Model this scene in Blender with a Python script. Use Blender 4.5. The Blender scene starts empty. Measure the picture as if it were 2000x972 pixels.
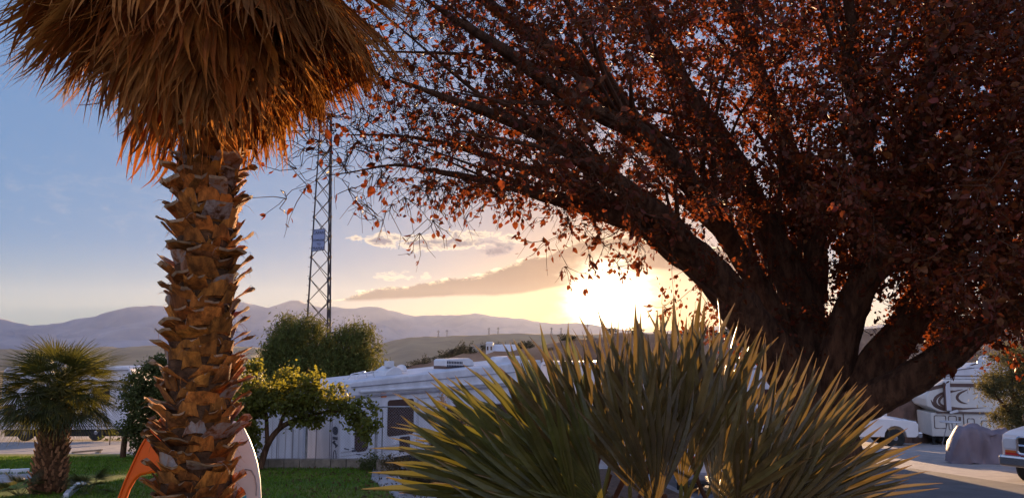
import bpy, bmesh, math, random
import numpy as np
from mathutils import Vector, Matrix, noise as mnoise

C = bpy.context.scene.collection
scene = bpy.context.scene
PI = math.pi
# ------------------------------------------------------------------ camera
F, CX, CY, HY = 1500.0, 1000.0, 486.0, 665.0
EYE = 1.6
PITCH = math.atan((HY - CY) / F)
cam_d = bpy.data.cameras.new('camera')
cam = bpy.data.objects.new('camera', cam_d); C.objects.link(cam)
cam.location = (0, 0, EYE)
cam.rotation_euler = (PI / 2 + PITCH, 0, 0)
cam_d.sensor_width = 36.0
cam_d.lens = 36.0 * F / 2000.0
cam_d.clip_start = 0.05
cam_d.clip_end = 60000
scene.camera = cam
sp_, cp_ = math.sin(PITCH), math.cos(PITCH)

def ray(px, py):
    dx = (px - CX) / F; dz = (CY - py) / F
    return Vector((dx, cp_ - dz * sp_, sp_ + dz * cp_))

def P(px, py, Y):
    d = ray(px, py); t = Y / d.y
    return Vector((d.x * t, Y, EYE + d.z * t))

SLOPE = 0.085
def GP(px, py):
    d = ray(px, py); t = -EYE / (d.z + SLOPE * d.y)
    return Vector((d.x * t, d.y * t, EYE + d.z * t))

# ------------------------------------------------------------------ light
SUN = ray(1190, 588).normalized()
sun_el = math.asin(SUN.z); sun_az = math.atan2(SUN.x, SUN.y)
sd = bpy.data.lights.new('sun', 'SUN'); sd.energy = 5.0; sd.angle = math.radians(0.5)
sd.color = (1.0, 0.63, 0.33)
sun = bpy.data.objects.new('sun', sd); C.objects.link(sun)
sun.rotation_euler = SUN.to_track_quat('Z', 'Y').to_euler()

EXPO = 1.7
SKY_STRENGTH = 0.15
vs = scene.view_settings
vs.view_transform = 'Standard'; vs.look = 'None'; vs.exposure = EXPO; vs.gamma = 1.0; vs.use_curve_mapping = False

class NT:
    """small helper for writing node trees"""
    def __init__(self, tree): self.t = tree
    def n(self, typ, **kw):
        nd = self.t.nodes.new(typ)
        for k, v in kw.items(): setattr(nd, k, v)
        return nd
    def put(self, sock, v):
        if isinstance(v, bpy.types.NodeSocket): self.t.links.new(v, sock)
        else: sock.default_value = v
    def m(self, op, a, b=0.0, c=None, clamp=False):
        nd = self.n('ShaderNodeMath', operation=op); nd.use_clamp = clamp
        self.put(nd.inputs[0], a); self.put(nd.inputs[1], b)
        if c is not None: self.put(nd.inputs[2], c)
        return nd.outputs[0]
    def sstep(self, a, b, x):
        nd = self.n('ShaderNodeMapRange', interpolation_type='SMOOTHSTEP')
        self.put(nd.inputs[0], x); self.put(nd.inputs[1], a); self.put(nd.inputs[2], b)
        return nd.outputs[0]
    def mix(self, f, a, b, blend='MIX'):
        nd = self.n('ShaderNodeMix', data_type='RGBA', blend_type=blend)
        self.put(nd.inputs[0], f)
        self.put(nd.inputs[6], a if isinstance(a, bpy.types.NodeSocket) else (*a, 1))
        self.put(nd.inputs[7], b if isinstance(b, bpy.types.NodeSocket) else (*b, 1))
        return nd.outputs[2]
    def curve(self, x, pts, x0, x1, y0, y1):
        f = self.m('DIVIDE', self.m('SUBTRACT', x, x0), x1 - x0, clamp=True)
        nd = self.n('ShaderNodeFloatCurve'); c = nd.mapping.curves[0]
        pts = [((a - x0) / (x1 - x0), (b - y0) / (y1 - y0)) for a, b in pts]
        c.points[0].location = pts[0]; c.points[1].location = pts[-1]
        for p in pts[1:-1]: c.points.new(*p)
        for p in c.points: p.handle_type = 'AUTO'
        nd.mapping.update()
        self.put(nd.inputs[1], f)
        return self.m('MULTIPLY_ADD', nd.outputs[0], y1 - y0, y0)
    def noise(self, vec, scale, detail=4, rough=0.55, dist=0.0):
        nd = self.n('ShaderNodeTexNoise'); nd.inputs['Scale'].default_value = scale
        nd.inputs['Detail'].default_value = detail; nd.inputs['Roughness'].default_value = rough
        nd.inputs['Distortion'].default_value = dist
        if vec is not None: self.t.links.new(vec, nd.inputs['Vector'])
        return nd.outputs[0]

def lin(r, g, b):
    f = lambda v: v / 12.92 if v <= 0.04045 else ((v + 0.055) / 1.055) ** 2.4
    return tuple(f(v / 255.0) for v in (r, g, b))

def build_world():
    w = bpy.data.worlds.new('World'); scene.world = w; w.use_nodes = True
    T = w.node_tree; T.nodes.clear(); N = NT(T)
    out = N.n('ShaderNodeOutputWorld')
    sky = N.n('ShaderNodeTexSky', sky_type='NISHITA')
    sky.sun_disc = False; sky.sun_elevation = sun_el; sky.sun_rotation = sun_az
    sky.air_density = 1.0; sky.dust_density = 1.2; sky.ozone_density = 2.0; sky.altitude = 500
    bg = N.n('ShaderNodeBackground'); bg.inputs[1].default_value = SKY_STRENGTH
    T.links.new(sky.outputs[0], bg.inputs[0])
    tc = N.n('ShaderNodeTexCoord')
    sep = N.n('ShaderNodeSeparateXYZ'); T.links.new(tc.outputs['Generated'], sep.inputs[0])
    x, y, z = sep.outputs
    az = N.m('ARCTAN2', x, y); el = N.m('ARCSINE', z)
    A = lambda px: math.atan((px - 1000) / 1500)
    E = lambda py: (665 - py) / 1500 * 0.995
    cv = N.n('ShaderNodeCombineXYZ')
    N.put(cv.inputs[0], az); N.put(cv.inputs[1], N.m('MULTIPLY', el, 2.2))
    v = cv.outputs[0]
    n1 = N.m('SUBTRACT', N.noise(v, 26, 6, 0.6), 0.5)
    n2 = N.m('SUBTRACT', N.noise(v, 60, 5, 0.65), 0.5)
    x0, x1 = A(500), A(1700)
    top = N.curve(az, [(A(500), E(600)), (A(660), E(585)), (A(700), E(570)), (A(780), E(558)), (A(850), E(545)), (A(950), E(530)),
                       (A(1000), E(510)), (A(1060), E(496)), (A(1100), E(480)), (A(1180), E(465)), (A(1300), E(470)), (A(1450), E(500)), (A(1700), E(560))], x0, x1, 0.0, 0.16)
    bot = N.curve(az, [(A(500), E(598)), (A(660), E(592)), (A(700), E(592)), (A(800), E(586)), (A(900), E(581)), (A(1000), E(578)),
                       (A(1060), E(568)), (A(1110), E(560)), (A(1150), E(540)), (A(1260), E(530)), (A(1400), E(548)), (A(1700), E(560))], x0, x1, 0.0, 0.16)
    topn = N.m('MULTIPLY_ADD', n1, 0.022, top); topn = N.m('MULTIPLY_ADD', n2, 0.014, topn)
    botn = N.m('MULTIPLY_ADD', n1, 0.005, bot)
    dt = N.m('SUBTRACT', topn, el); db = N.m('SUBTRACT', el, botn)
    front = N.sstep(0.0, 0.1, y)
    bank = N.m('MULTIPLY', N.m('MULTIPLY', N.sstep(0.0, 0.0035, dt), N.sstep(0.0, 0.005, db)), front)
    rim = N.m('SUBTRACT', 1.0, N.sstep(0.001, 0.0085, dt))
    rimn = N.m('MULTIPLY', rim, N.sstep(-0.05, 0.12, n2))
    k = 2.0 ** -EXPO
    sc = lambda c, s=1.0: tuple(a * k * s for a in c)
    # sun closeness
    dotn = N.n('ShaderNodeVectorMath', operation='DOT_PRODUCT')
    T.links.new(tc.outputs['Generated'], dotn.inputs[0]); dotn.inputs[1].default_value = SUN
    ang = N.m('ARCCOSINE', N.m('MINIMUM', dotn.outputs['Value'], 0.9999999))
    near = N.m('POWER', 2.718, N.m('MULTIPLY', ang, -9.0))
    # bank colour
    body = N.mix(near, sc(lin(104, 90, 106)), sc(lin(150, 98, 72)))
    body = N.mix(N.m('MULTIPLY', N.m('ADD', n1, 0.3), 0.5, clamp=True), body, sc(lin(146, 120, 120)))
    bankc = N.mix(rimn, body, sc(lin(255, 232, 190), 1.6))
    # loose lit clouds above the bank
    def puff(px, py, rx, ry, lo, hi, seed):
        u = N.m('DIVIDE', N.m('SUBTRACT', az, A(px)), rx / 1500.0); vv = N.m('DIVIDE', N.m('SUBTRACT', el, E(py)), ry / 1500.0)
        r2 = N.m('ADD', N.m('MULTIPLY', u, u), N.m('MULTIPLY', vv, vv))
        cc = N.n('ShaderNodeVectorMath', operation='ADD'); T.links.new(v, cc.inputs[0]); cc.inputs[1].default_value = (seed, seed * 0.7, seed)
        nn = N.noise(cc.outputs[0], 34, 6, 0.62, 0.4)
        d = N.m('SUBTRACT', nn, N.m('MULTIPLY', r2, 0.22))
        return N.m('MULTIPLY', N.sstep(lo, hi, d), front), N.sstep(lo + 0.05, hi + 0.12, d)
    p1, c1 = puff(850, 470, 175, 24, 0.33, 0.45, 1.3)
    p2, c2 = puff(965, 484, 70, 22, 0.36, 0.5, 4.1)
    p3, c3 = puff(780, 540, 60, 14, 0.36, 0.5, 7.7)
    p4, c4 = puff(250, 420, 500, 90, 0.42, 0.75, 9.7)
    rgb = N.n('ShaderNodeMix', data_type='RGBA')   # nishita colour scaled to radiance
    skyc = N.n('ShaderNodeVectorMath', operation='SCALE'); T.links.new(sky.outputs[0], skyc.inputs[0]); skyc.inputs[3].default_value = SKY_STRENGTH
    col = skyc.outputs[0]
    grade = N.mix(N.sstep(0.0, 0.13, el), sc(lin(158, 174, 186)), sc(lin(100, 143, 194)))
    grade = N.mix(N.sstep(0.09, 0.42, el), grade, sc(lin(106, 145, 197)))
    grade = N.mix(N.sstep(0.30, 1.3, el), grade, sc(lin(70, 110, 185)))
    grade = N.mix(N.m('POWER', 2.718, N.m('MULTIPLY', ang, -6.0)), grade, sc(lin(246, 176, 112), 0.66))
    back_fill = N.sstep(0.2, -0.5, y)  # sky behind the camera, brightened as added fill on the shaded foreground
    grade = N.mix(back_fill, grade, sc(lin(206, 216, 255), 1.15))
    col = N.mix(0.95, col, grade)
    lightc = sc(lin(255, 232, 200), 1.12); dark = sc(lin(112, 106, 134))
    col = N.mix(N.m('MULTIPLY', p4, 0.22), col, sc(lin(205, 200, 206)))
    col = N.mix(N.m('MULTIPLY', p1, 0.85), col, N.mix(c1, lightc, sc(lin(132, 122, 142))))
    col = N.mix(N.m('MULTIPLY', p2, 0.85), col, N.mix(c2, sc(lin(185, 170, 178)), dark))
    col = N.mix(N.m('MULTIPLY', p3, 0.8), col, N.mix(c3, lightc, sc(lin(132, 122, 142))))
    col = N.mix(N.m('MULTIPLY', bank, 0.96), col, bankc)
    # the low sun itself and its aureole
    core = N.m('POWER', N.m('SUBTRACT', 1.0, N.sstep(0.004, 0.094, N.m('MULTIPLY', ang, N.m('MULTIPLY_ADD', n1, 0.9, 1.0)))), 2.2)
    glow = N.m('POWER', 2.718, N.m('MULTIPLY', ang, -17.0))
    g = N.mix(glow, (0, 0, 0), sc((0.5, 0.28, 0.10), 1.0))
    c_ = N.mix(core, (0, 0, 0), sc((6.0, 5.2, 3.6), 1.0))
    col = N.mix(1.0, N.mix(1.0, col, g, 'ADD'), c_, 'ADD')
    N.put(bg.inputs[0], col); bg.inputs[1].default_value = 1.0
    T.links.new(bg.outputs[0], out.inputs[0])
build_world()

# ------------------------------------------------------------------ materials
def mat(name, col, rough=0.8, var=0.25, scale=6.0, bump=0.0, bscale=None, metal=0.0, trans=0.0, tcol=None, island=0.0,
        stretch=None, col2=None, detail=5, spec=0.3, coord='Object', hue=0.0, orand=0.0, grey=0.0, tips=None):
    m = bpy.data.materials.new(name); m.use_nodes = True
    T = m.node_tree; N = NT(T); T.nodes.clear()
    out = N.n('ShaderNodeOutputMaterial'); b = N.n('ShaderNodeBsdfPrincipled')
    tc = N.n('ShaderNodeTexCoord'); vec = tc.outputs[coord]
    if stretch:
        mp = N.n('ShaderNodeMapping'); mp.inputs['Scale'].default_value = stretch
        T.links.new(vec, mp.inputs[0]); vec = mp.outputs[0]
    c = col
    n = N.noise(vec, scale, detail, 0.6)
    hi = col2 if col2 else tuple(min(1, a * (1 + var)) for a in col)
    lo = col if col2 else tuple(a * (1 - var) for a in col)
    c = N.mix(N.sstep(0.32, 0.68, n), lo, hi)
    if island:
        g = N.n('ShaderNodeNewGeometry')
        hs = N.n('ShaderNodeHueSaturation')
        N.put(hs.inputs['Color'], c)
        N.put(hs.inputs['Value'], N.m('MULTIPLY_ADD', g.outputs['Random Per Island'], 2 * island, 1 - island))
        if hue:
            r2 = N.m('FRACT', N.m('MULTIPLY', g.outputs['Random Per Island'], 17.31))
            N.put(hs.inputs['Hue'], N.m('MULTIPLY_ADD', r2, 2 * hue, 0.5 - hue))
        c = hs.outputs[0]
    if grey:
        g2 = N.n('ShaderNodeNewGeometry'); r3 = N.m('FRACT', N.m('MULTIPLY', g2.outputs['Random Per Island'], 53.7))
        c = N.mix(N.m('MULTIPLY', N.sstep(1 - grey, 1 - grey + .06, r3), N.sstep(.35, .6, n)), c, (.36, .30, .26))
    if tips:
        at = N.n('ShaderNodeAttribute'); at.attribute_name = 'along'
        c = N.mix(N.sstep(0.94, 1.06, N.m('ADD', at.outputs['Fac'], N.m('MULTIPLY', n, 0.12))), c, tips)
    if orand:
        oi = N.n('ShaderNodeObjectInfo'); h2 = N.n('ShaderNodeHueSaturation'); N.put(h2.inputs['Color'], c)
        N.put(h2.inputs['Value'], N.m('MULTIPLY_ADD', oi.outputs['Random'], 2 * orand, 1 - orand)); c = h2.outputs[0]
    N.put(b.inputs['Base Color'], c if isinstance(c, bpy.types.NodeSocket) else (*c, 1))
    b.inputs['Roughness'].default_value = rough; b.inputs['Metallic'].default_value = metal
    b.inputs['Specular IOR Level'].default_value = spec
    if bump:
        bp = N.n('ShaderNodeBump'); bp.inputs['Strength'].default_value = bump
        bp.inputs['Distance'].default_value = 0.06 if name == 'bark' else 0.02
        T.links.new(N.noise(vec, bscale or scale * 4, 6, 0.65), bp.inputs['Height'])
        T.links.new(bp.outputs[0], b.inputs['Normal'])
    sh = b.outputs[0]
    if trans:
        tr = N.n('ShaderNodeBsdfTranslucent')
        if tcol: tcs = N.mix(0.75, c, tcol)
        else: tcs = c
        N.put(tr.inputs[0], tcs)
        mx = N.n('ShaderNodeMixShader'); mx.inputs[0].default_value = trans
        T.links.new(sh, mx.inputs[1]); T.links.new(tr.outputs[0], mx.inputs[2]); sh = mx.outputs[0]
    T.links.new(sh, out.inputs[0])
    return m

def glass_mat(name, col=(0.02, 0.018, 0.02), rough=0.08):
    m = mat(name, col, rough, 0.2, 2.0, spec=0.6); return m

M = {}
M['gravel'] = mat('gravel', (0.22, 0.205, 0.20), 0.95, 0.3, 3.0, 0.6, 30, col2=(0.31, 0.285, 0.27))
M['dry'] = mat('dry_land', (0.23, 0.15, 0.09), 1.0, 0.3, 0.02, 0.0, col2=(0.15, 0.11, 0.06), detail=8)
M['lawn'] = mat('lawn_green', (0.06, 0.115, 0.004), 0.95, 0.35, 0.55, 0.8, 60, col2=(0.125, 0.13, 0.014))
M['grass'] = mat('grass_blades', (0.085, 0.155, 0.006), 0.8, 0.3, 1.5, trans=0.35, island=0.4, hue=0.03)
M['asphalt'] = mat('asphalt', (0.085, 0.082, 0.085), 0.9, 0.2, 1.5, 0.5, 80)
M['mulch'] = mat('mulch', (0.09, 0.05, 0.03), 1.0, 0.5, 9, 0.9, 30)
M['paver'] = mat('paver_concrete', (0.30, 0.28, 0.27), 0.9, 0.2, 5, 0.3)
M['hill'] = mat('dry_hillside', (0.16, 0.08, 0.045), 1.0, 0.3, 0.035, detail=12, col2=(0.29, 0.17, 0.10))
M['mesa'] = mat('mesa_scrub', (0.20, 0.145, 0.095), 1.0, 0.3, 0.006, detail=9, col2=(0.28, 0.21, 0.135))
M['mountain'] = mat('mountain_haze_tint', (0.20, 0.21, 0.26), 1.0, 0.3, 0.0015, detail=9, col2=(0.28, 0.28, 0.33))  # pale blue base puts part of the distance haze into the colour
M['boot'] = mat('palm_boot', (0.36, 0.125, 0.020), 0.85, 0.55, 22, 0.9, 90, island=0.5, stretch=(1, 1, 0.3), hue=0.006, grey=0.16)
M['bootcut'] = mat('palm_cut_end', (0.46, 0.33, 0.22), 0.85, 0.3, 30, 0.4, island=0.3)
M['palmcore'] = mat('palm_core', (0.10, 0.045, 0.018), 0.95, 0.5, 14, 0.9, 40)
M['dead'] = mat('dead_frond', (0.29, 0.088, 0.012), 0.8, 0.4, 10, 0.15, 30, trans=0.35, tcol=(0.30, 0.095, 0.018), island=0.2, hue=0.008, orand=0.45)
M['deadpale'] = mat('dead_frond_pale', (0.32, 0.125, 0.028), 0.8, 0.35, 10, 0.15, 30, trans=0.35, tcol=(0.45, 0.19, 0.035), island=0.25, orand=0.35)
M['frondgreen'] = mat('crown_frond_green', (0.10, 0.115, 0.022), 0.55, 0.3, 8, trans=0.4, tcol=(0.25, 0.26, 0.03), island=0.3)
M['fan'] = mat('fan_palm_leaf', (0.098, 0.070, 0.019), 0.32, 0.35, 9, 0.2, 50, trans=0.30, tcol=(0.15, 0.098, 0.026), island=0.25, spec=0.5, hue=0.014, orand=0.4, tips=(.22, .11, .045))  # brownish tint puts some of the sun flare veil into the leaf colour
M['fangreen'] = mat('fan_palm_green_leaf', (0.082, 0.080, 0.014), 0.32, 0.35, 9, 0.2, 50, trans=0.32, tcol=(0.14, 0.125, 0.022), island=0.25, spec=0.5, hue=0.012, orand=0.3, tips=(.24, .12, .045))
M['fanstem'] = mat('fan_palm_petiole', (0.13, 0.12, 0.03), 0.5, 0.3, 8, trans=0.15)
M['smallfan'] = mat('small_palm_leaf', (0.042, 0.046, 0.010), 0.5, 0.3, 7, trans=0.35, tcol=(0.16, 0.15, 0.025), island=0.35, spec=0.4)
M['smalltrunk'] = mat('small_palm_trunk', (0.30, 0.135, 0.06), 0.9, 0.4, 20, 0.5, island=0.5)
M['bark'] = mat('bark', (0.05, 0.022, 0.011), 0.95, 0.45, 14, 1.0, 34, stretch=(1, 1, 0.3), col2=(0.15, 0.075, 0.04))
M['twig'] = mat('twig', (0.07, 0.03, 0.014), 0.9, 0.3, 12)
M['redleaf'] = mat('autumn_leaf', (0.10, 0.026, 0.007), 0.6, 0.35, 5, trans=0.40, tcol=(0.26, 0.055, 0.012), island=0.5, hue=0.022)
M['pepper'] = mat('pepper_tree_leaf', (0.066, 0.09, 0.02), 0.7, 0.3, 2, trans=0.4, tcol=(0.17, 0.15, 0.03), island=0.45, hue=0.015)
M['vine'] = mat('vine_leaf', (0.085, 0.095, 0.018), 0.6, 0.35, 3, trans=0.5, tcol=(0.34, 0.30, 0.03), island=0.45, hue=0.02)
M['shrub'] = mat('shrub_leaf', (0.06, 0.072, 0.02), 0.7, 0.3, 3, trans=0.4, tcol=(0.16, 0.17, 0.03), island=0.45)
M['drybush'] = mat('dry_bush_leaf', (0.085, 0.06, 0.025), 0.8, 0.3, 3, trans=0.35, tcol=(0.22, 0.13, 0.04), island=0.45)
M['willow'] = mat('grey_green_leaf', (0.075, 0.075, 0.03), 0.7, 0.3, 3, trans=0.35, tcol=(0.2, 0.17, 0.05), island=0.4)
M['farbush'] = mat('far_bush_leaf', (0.05, 0.042, 0.02), 0.9, 0.3, 1, trans=0.2, island=0.3)
M['white'] = mat('white_panel', (0.44, 0.44, 0.47), 0.4, 0.06, 2.2, 0.08, 4, spec=0.4, stretch=(1.6, 1.6, .25), col2=(.56, .56, .60))
M['cream'] = mat('cream_panel', (0.54, 0.52, 0.49), 0.45, 0.06, 1.5, spec=0.4)
M['roofwhite'] = mat('roof_membrane', (0.54, 0.54, 0.57), 0.55, 0.12, 2.0)
M['trim'] = mat('grey_trim', (0.22, 0.21, 0.23), 0.5, 0.2, 3)
M['glass'] = glass_mat('dark_window', (0.045, 0.02, 0.015), 0.12)
M['black'] = mat('black_rubber', (0.02, 0.02, 0.02), 0.8, 0.3, 6)
M['chrome'] = mat('chrome', (0.55, 0.55, 0.56), 0.18, 0.05, 3, metal=1.0)
M['steel'] = mat('galvanised_steel', (0.30, 0.30, 0.31), 0.5, 0.2, 8, metal=0.7)
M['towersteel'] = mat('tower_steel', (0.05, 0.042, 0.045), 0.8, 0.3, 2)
M['signblue'] = mat('sign_blue', (0.20, 0.25, 0.40), 0.6, 0.1, 2)
M['ink'] = mat('dark_lettering', (0.04, 0.04, 0.06), 0.7, 0.1, 2)
M['orange'] = mat('orange_plastic', (0.80, 0.125, 0.004), 0.45, 0.08, 4, spec=0.4)
M['board'] = mat('white_foam_board', (0.62, 0.58, 0.52), 0.5, 0.06, 3)
M['cyan'] = mat('cyan_stripe', (0.05, 0.42, 0.55), 0.5, 0.05, 3)
M['block'] = mat('concrete_block', (0.24, 0.20, 0.16), 0.95, 0.25, 5, 0.5, 30)
M['tarp'] = mat('grey_tarp', (0.15, 0.13, 0.16), 0.6, 0.15, 3, 0.35, 9, stretch=(1, 1, 0.4))
M['browntarp'] = mat('brown_tarp', (0.12, 0.075, 0.06), 0.75, 0.2, 3, 0.4, 9)
M['redpaint'] = mat('red_lens', (0.45, 0.02, 0.015), 0.25, 0.1, 3, spec=0.5)
M['lens'] = mat('clear_lens', (0.55, 0.55, 0.57), 0.15, 0.05, 3, spec=0.6)
M['wood'] = mat('weathered_wood', (0.24, 0.17, 0.11), 0.9, 0.3, 6, 0.4, stretch=(0.2, 1, 1))
M['graphic'] = mat('brown_graphic', (0.10, 0.06, 0.05), 0.4, 0.1, 3)
M['greygraphic'] = mat('grey_graphic', (0.36, 0.34, 0.35), 0.4, 0.1, 3)
M['amber'] = mat('amber_lens', (0.5, 0.13, 0.03), 0.3, 0.1, 3)
M['flower'] = mat('pale_flower', (0.55, 0.32, 0.18), 0.8, 0.3, 9, trans=0.4)

# ------------------------------------------------------------------ mesh helpers
class MB:
    def __init__(self): self.v = []; self.f = []; self.mi = []; self.cur = 0
    def add(self, vs, fs):
        o = len(self.v); self.v.extend([tuple(p) for p in vs])
        self.f.extend([tuple(i + o for i in f) for f in fs]); self.mi.extend([self.cur] * len(fs)); return self
    def box(self, c, s, R=None):
        hx, hy, hz = s[0] / 2, s[1] / 2, s[2] / 2
        vs = [Vector((x, y, z)) for z in (-hz, hz) for y in (-hy, hy) for x in (-hx, hx)]
        if R is not None: vs = [R @ p for p in vs]
        c = Vector(c); vs = [p + c for p in vs]
        return self.add(vs, [(0, 2, 3, 1), (4, 5, 7, 6), (0, 1, 5, 4), (2, 6, 7, 3), (0, 4, 6, 2), (1, 3, 7, 5)])
    def bar(self, a, b, r, n=4):
        return self.tube([a, b], [r, r], n)
    def tube(self, pts, rad, n=6, cap=True):
        pts = np.array([tuple(p) for p in pts], float); m = len(pts)
        rad = np.broadcast_to(np.array(rad, float), (m,))
        tg = np.gradient(pts, axis=0) if m > 2 else np.array([pts[1] - pts[0]] * 2)
        tg /= (np.linalg.norm(tg, axis=1)[:, None] + 1e-12)
        ref = np.array([0, 0, 1.0]) if abs(tg[0][2]) < 0.9 else np.array([1.0, 0, 0])
        a = np.cross(tg, ref); a /= (np.linalg.norm(a, axis=1)[:, None] + 1e-12)
        b = np.cross(tg, a)
        th = np.arange(n) * 2 * PI / n
        ring = pts[:, None, :] + rad[:, None, None] * (np.cos(th)[None, :, None] * a[:, None, :] + np.sin(th)[None, :, None] * b[:, None, :])
        vs = ring.reshape(-1, 3)
        fs = []
        for i in range(m - 1):
            for j in range(n):
                k = (j + 1) % n
                fs.append((i * n + j, i * n + k, (i + 1) * n + k, (i + 1) * n + j))
        if cap: fs.append(tuple(range(n - 1, -1, -1))); fs.append(tuple((m - 1) * n + j for j in range(n)))
        return self.add(vs, fs)
    def lathe(self, prof, c=(0, 0, 0), axis='z', n=20):
        """prof: (r, h) pairs, closed surface of revolution"""
        c = Vector(c); vs = []
        for r, h in prof:
            for j in range(n):
                t = 2 * PI * j / n; p = (r * math.cos(t), r * math.sin(t), h)
                if axis == 'y': p = (p[0], p[2], p[1])
                if axis == 'x': p = (p[2], p[0], p[1])
                vs.append(c + Vector(p))
        fs = []
        for i in range(len(prof) - 1):
            for j in range(n):
                k = (j + 1) % n; fs.append((i * n + j, i * n + k, (i + 1) * n + k, (i + 1) * n + j))
        fs.append(tuple(range(n))); fs.append(tuple((len(prof) - 1) * n + j for j in range(n)))
        return self.add(vs, fs)
    def prism(self, prof, y0, y1):
        """profile in local x,z pulled from y0 to y1"""
        n = len(prof)
        vs = [(x, y0, z) for x, z in prof] + [(x, y1, z) for x, z in prof]
        fs = [tuple(range(n)), tuple(range(2 * n - 1, n - 1, -1))]
        fs += [(i, i + n, (i + 1) % n + n, (i + 1) % n) for i in range(n)]
        return self.add(vs, fs)
    def poly(self, pts): return self.add(pts, [tuple(range(len(pts)))])
    def build(self, name, mats, parent=None, smooth=False, bevel=0.0, auto=None):
        me = bpy.data.meshes.new(name)
        me.from_pydata(self.v, [], self.f)
        if not isinstance(mats, (list, tuple)): mats = [mats]
        for m in mats: me.materials.append(m)
        if len(mats) > 1: me.polygons.foreach_set('material_index', np.array(self.mi, dtype=np.int32))
        bm = bmesh.new(); bm.from_mesh(me)
        bmesh.ops.recalc_face_normals(bm, faces=bm.faces)
        if bevel:
            es = [e for e in bm.edges if len(e.link_faces) == 2 and e.calc_face_angle(0) > 0.6]
            bmesh.ops.bevel(bm, geom=es, offset=bevel, segments=2, affect='EDGES', profile=0.5, clamp_overlap=True)
        bm.to_mesh(me); bm.free()
        if smooth:
            me.polygons.foreach_set('use_smooth', [True] * len(me.polygons))
            if auto: me.set_sharp_from_angle(angle=auto)
        o = bpy.data.objects.new(name, me); C.objects.link(o)
        if parent is not None: o.parent = parent
        return o

def tag(o, label=None, cat=None, group=None, kind=None):
    if label: o['label'] = label
    if cat: o['category'] = cat
    if group: o['group'] = group
    if kind: o['kind'] = kind
    return o
def thing(name, label, cat, loc=(0, 0, 0), rz=0.0, group=None):
    o = bpy.data.objects.new(name, None); C.objects.link(o)
    o.location = loc; o.rotation_euler = (0, 0, rz); o.empty_display_size = 0.2
    return tag(o, label, cat, group)
def struct(o): return tag(o, kind='structure')
def place(name, mesh, parent, mtx):
    o = bpy.data.objects.new(name, mesh); C.objects.link(o); o.parent = parent; o.matrix_local = mtx; return o

def npmesh(name, V, faces4, mats, parent=None, mi=None, smooth=False):
    me = bpy.data.meshes.new(name)
    nf, k = faces4.shape
    me.vertices.add(len(V)); me.vertices.foreach_set('co', V.astype(np.float32).ravel())
    me.loops.add(nf * k); me.loops.foreach_set('vertex_index', faces4.astype(np.int32).ravel())
    me.polygons.add(nf)
    me.polygons.foreach_set('loop_start', np.arange(0, nf * k, k, dtype=np.int32))
    if not isinstance(mats, (list, tuple)): mats = [mats]
    for m in mats: me.materials.append(m)
    if mi is not None: me.polygons.foreach_set('material_index', mi.astype(np.int32))
    if smooth: me.polygons.foreach_set('use_smooth', np.ones(nf, dtype=bool))
    me.update(calc_edges=True); me.validate()
    o = bpy.data.objects.new(name, me); C.objects.link(o)
    if parent is not None: o.parent = parent
    return o

def leaves(name, pts, size, mats, rs, parent=None, width=0.5, down=0.0, fold=0.25, dirs=None):
    """one folded ovate leaf per point; size may be an array"""
    pts = np.asarray(pts, float); n = len(pts)
    size = np.broadcast_to(np.asarray(size, float), (n,)) * rs.uniform(0.45, 1.22, n)
    d = rs.normal(size=(n, 3)); d[:, 2] -= down
    if dirs is not None: d = d * 0.5 + np.asarray(dirs)
    d /= np.linalg.norm(d, axis=1)[:, None]
    r = rs.normal(size=(n, 3)); s = np.cross(d, r); s /= np.linalg.norm(s, axis=1)[:, None]
    u = np.cross(s, d)
    L = size[:, None]; W = L * width * 0.5 * rs.uniform(0.7, 1.2, n)[:, None]
    fo = W * fold * rs.uniform(0.3, 2.2, n)[:, None]; cu = L * rs.uniform(-0.18, 0.18, n)[:, None]
    b = pts; t = pts + d * L - u * cu
    r1 = pts + d * L * 0.30 + s * W + u * fo; r2 = pts + d * L * 0.68 + s * W * 0.75 + u * (fo - cu * 0.3)
    l1 = pts + d * L * 0.30 - s * W + u * fo; l2 = pts + d * L * 0.68 - s * W * 0.75 + u * (fo - cu * 0.3)
    V = np.stack([b, r1, r2, t, l2, l1], 1).reshape(-1, 3)
    i = np.arange(n)[:, None] * 6
    Fc = np.concatenate([i + np.array([[0, 1, 2, 3]]), i + np.array([[0, 3, 4, 5]])], 1).reshape(-1, 4)
    return npmesh(name, V, Fc, mats, parent)

def fbm(x, y, z=0.0, o=4):
    return mnoise.fractal(Vector((x, y, z)), 0.9, 2.0, o)

# ================================================================== THE SETTING
DIP = lambda x, y: -0.75 * max(0.0, min(1, (y - 22) / 2)) * max(0.0, min(1, (x + 10.5) / 2)) * max(0.0, min(1, (7 - x) / 3)) * max(0.0, min(1, (50 - y) / 8))
def zg(x, y):
    if y <= 62: z = -SLOPE * y
    else: z = -SLOPE * 62 - 55 * (1 - math.exp(-(y - 62) / 120.0))
    return z + DIP(x, y)
def axis(segs):
    out = []
    for a, b, n in segs: out += list(np.linspace(a, b, n, endpoint=False))
    return out
xs = axis([(-12000, -1500, 10), (-1500, -200, 10), (-200, -30, 12), (-30, 30, 60), (30, 200, 12), (200, 1500, 10), (1500, 12000, 10)]) + [12000]
ys = axis([(-300, -30, 6), (-30, 0, 4), (0, 62, 62), (62, 300, 24), (300, 2000, 20), (2000, 9400, 9)]) + [9400]
V = np.array([(x, y, zg(x, y)) for y in ys for x in xs]); nx = len(xs)
Fq = np.array([(j * nx + i, j * nx + i + 1, (j + 1) * nx + i + 1, (j + 1) * nx + i) for j in range(len(ys) - 1) for i in range(nx - 1)])
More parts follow.
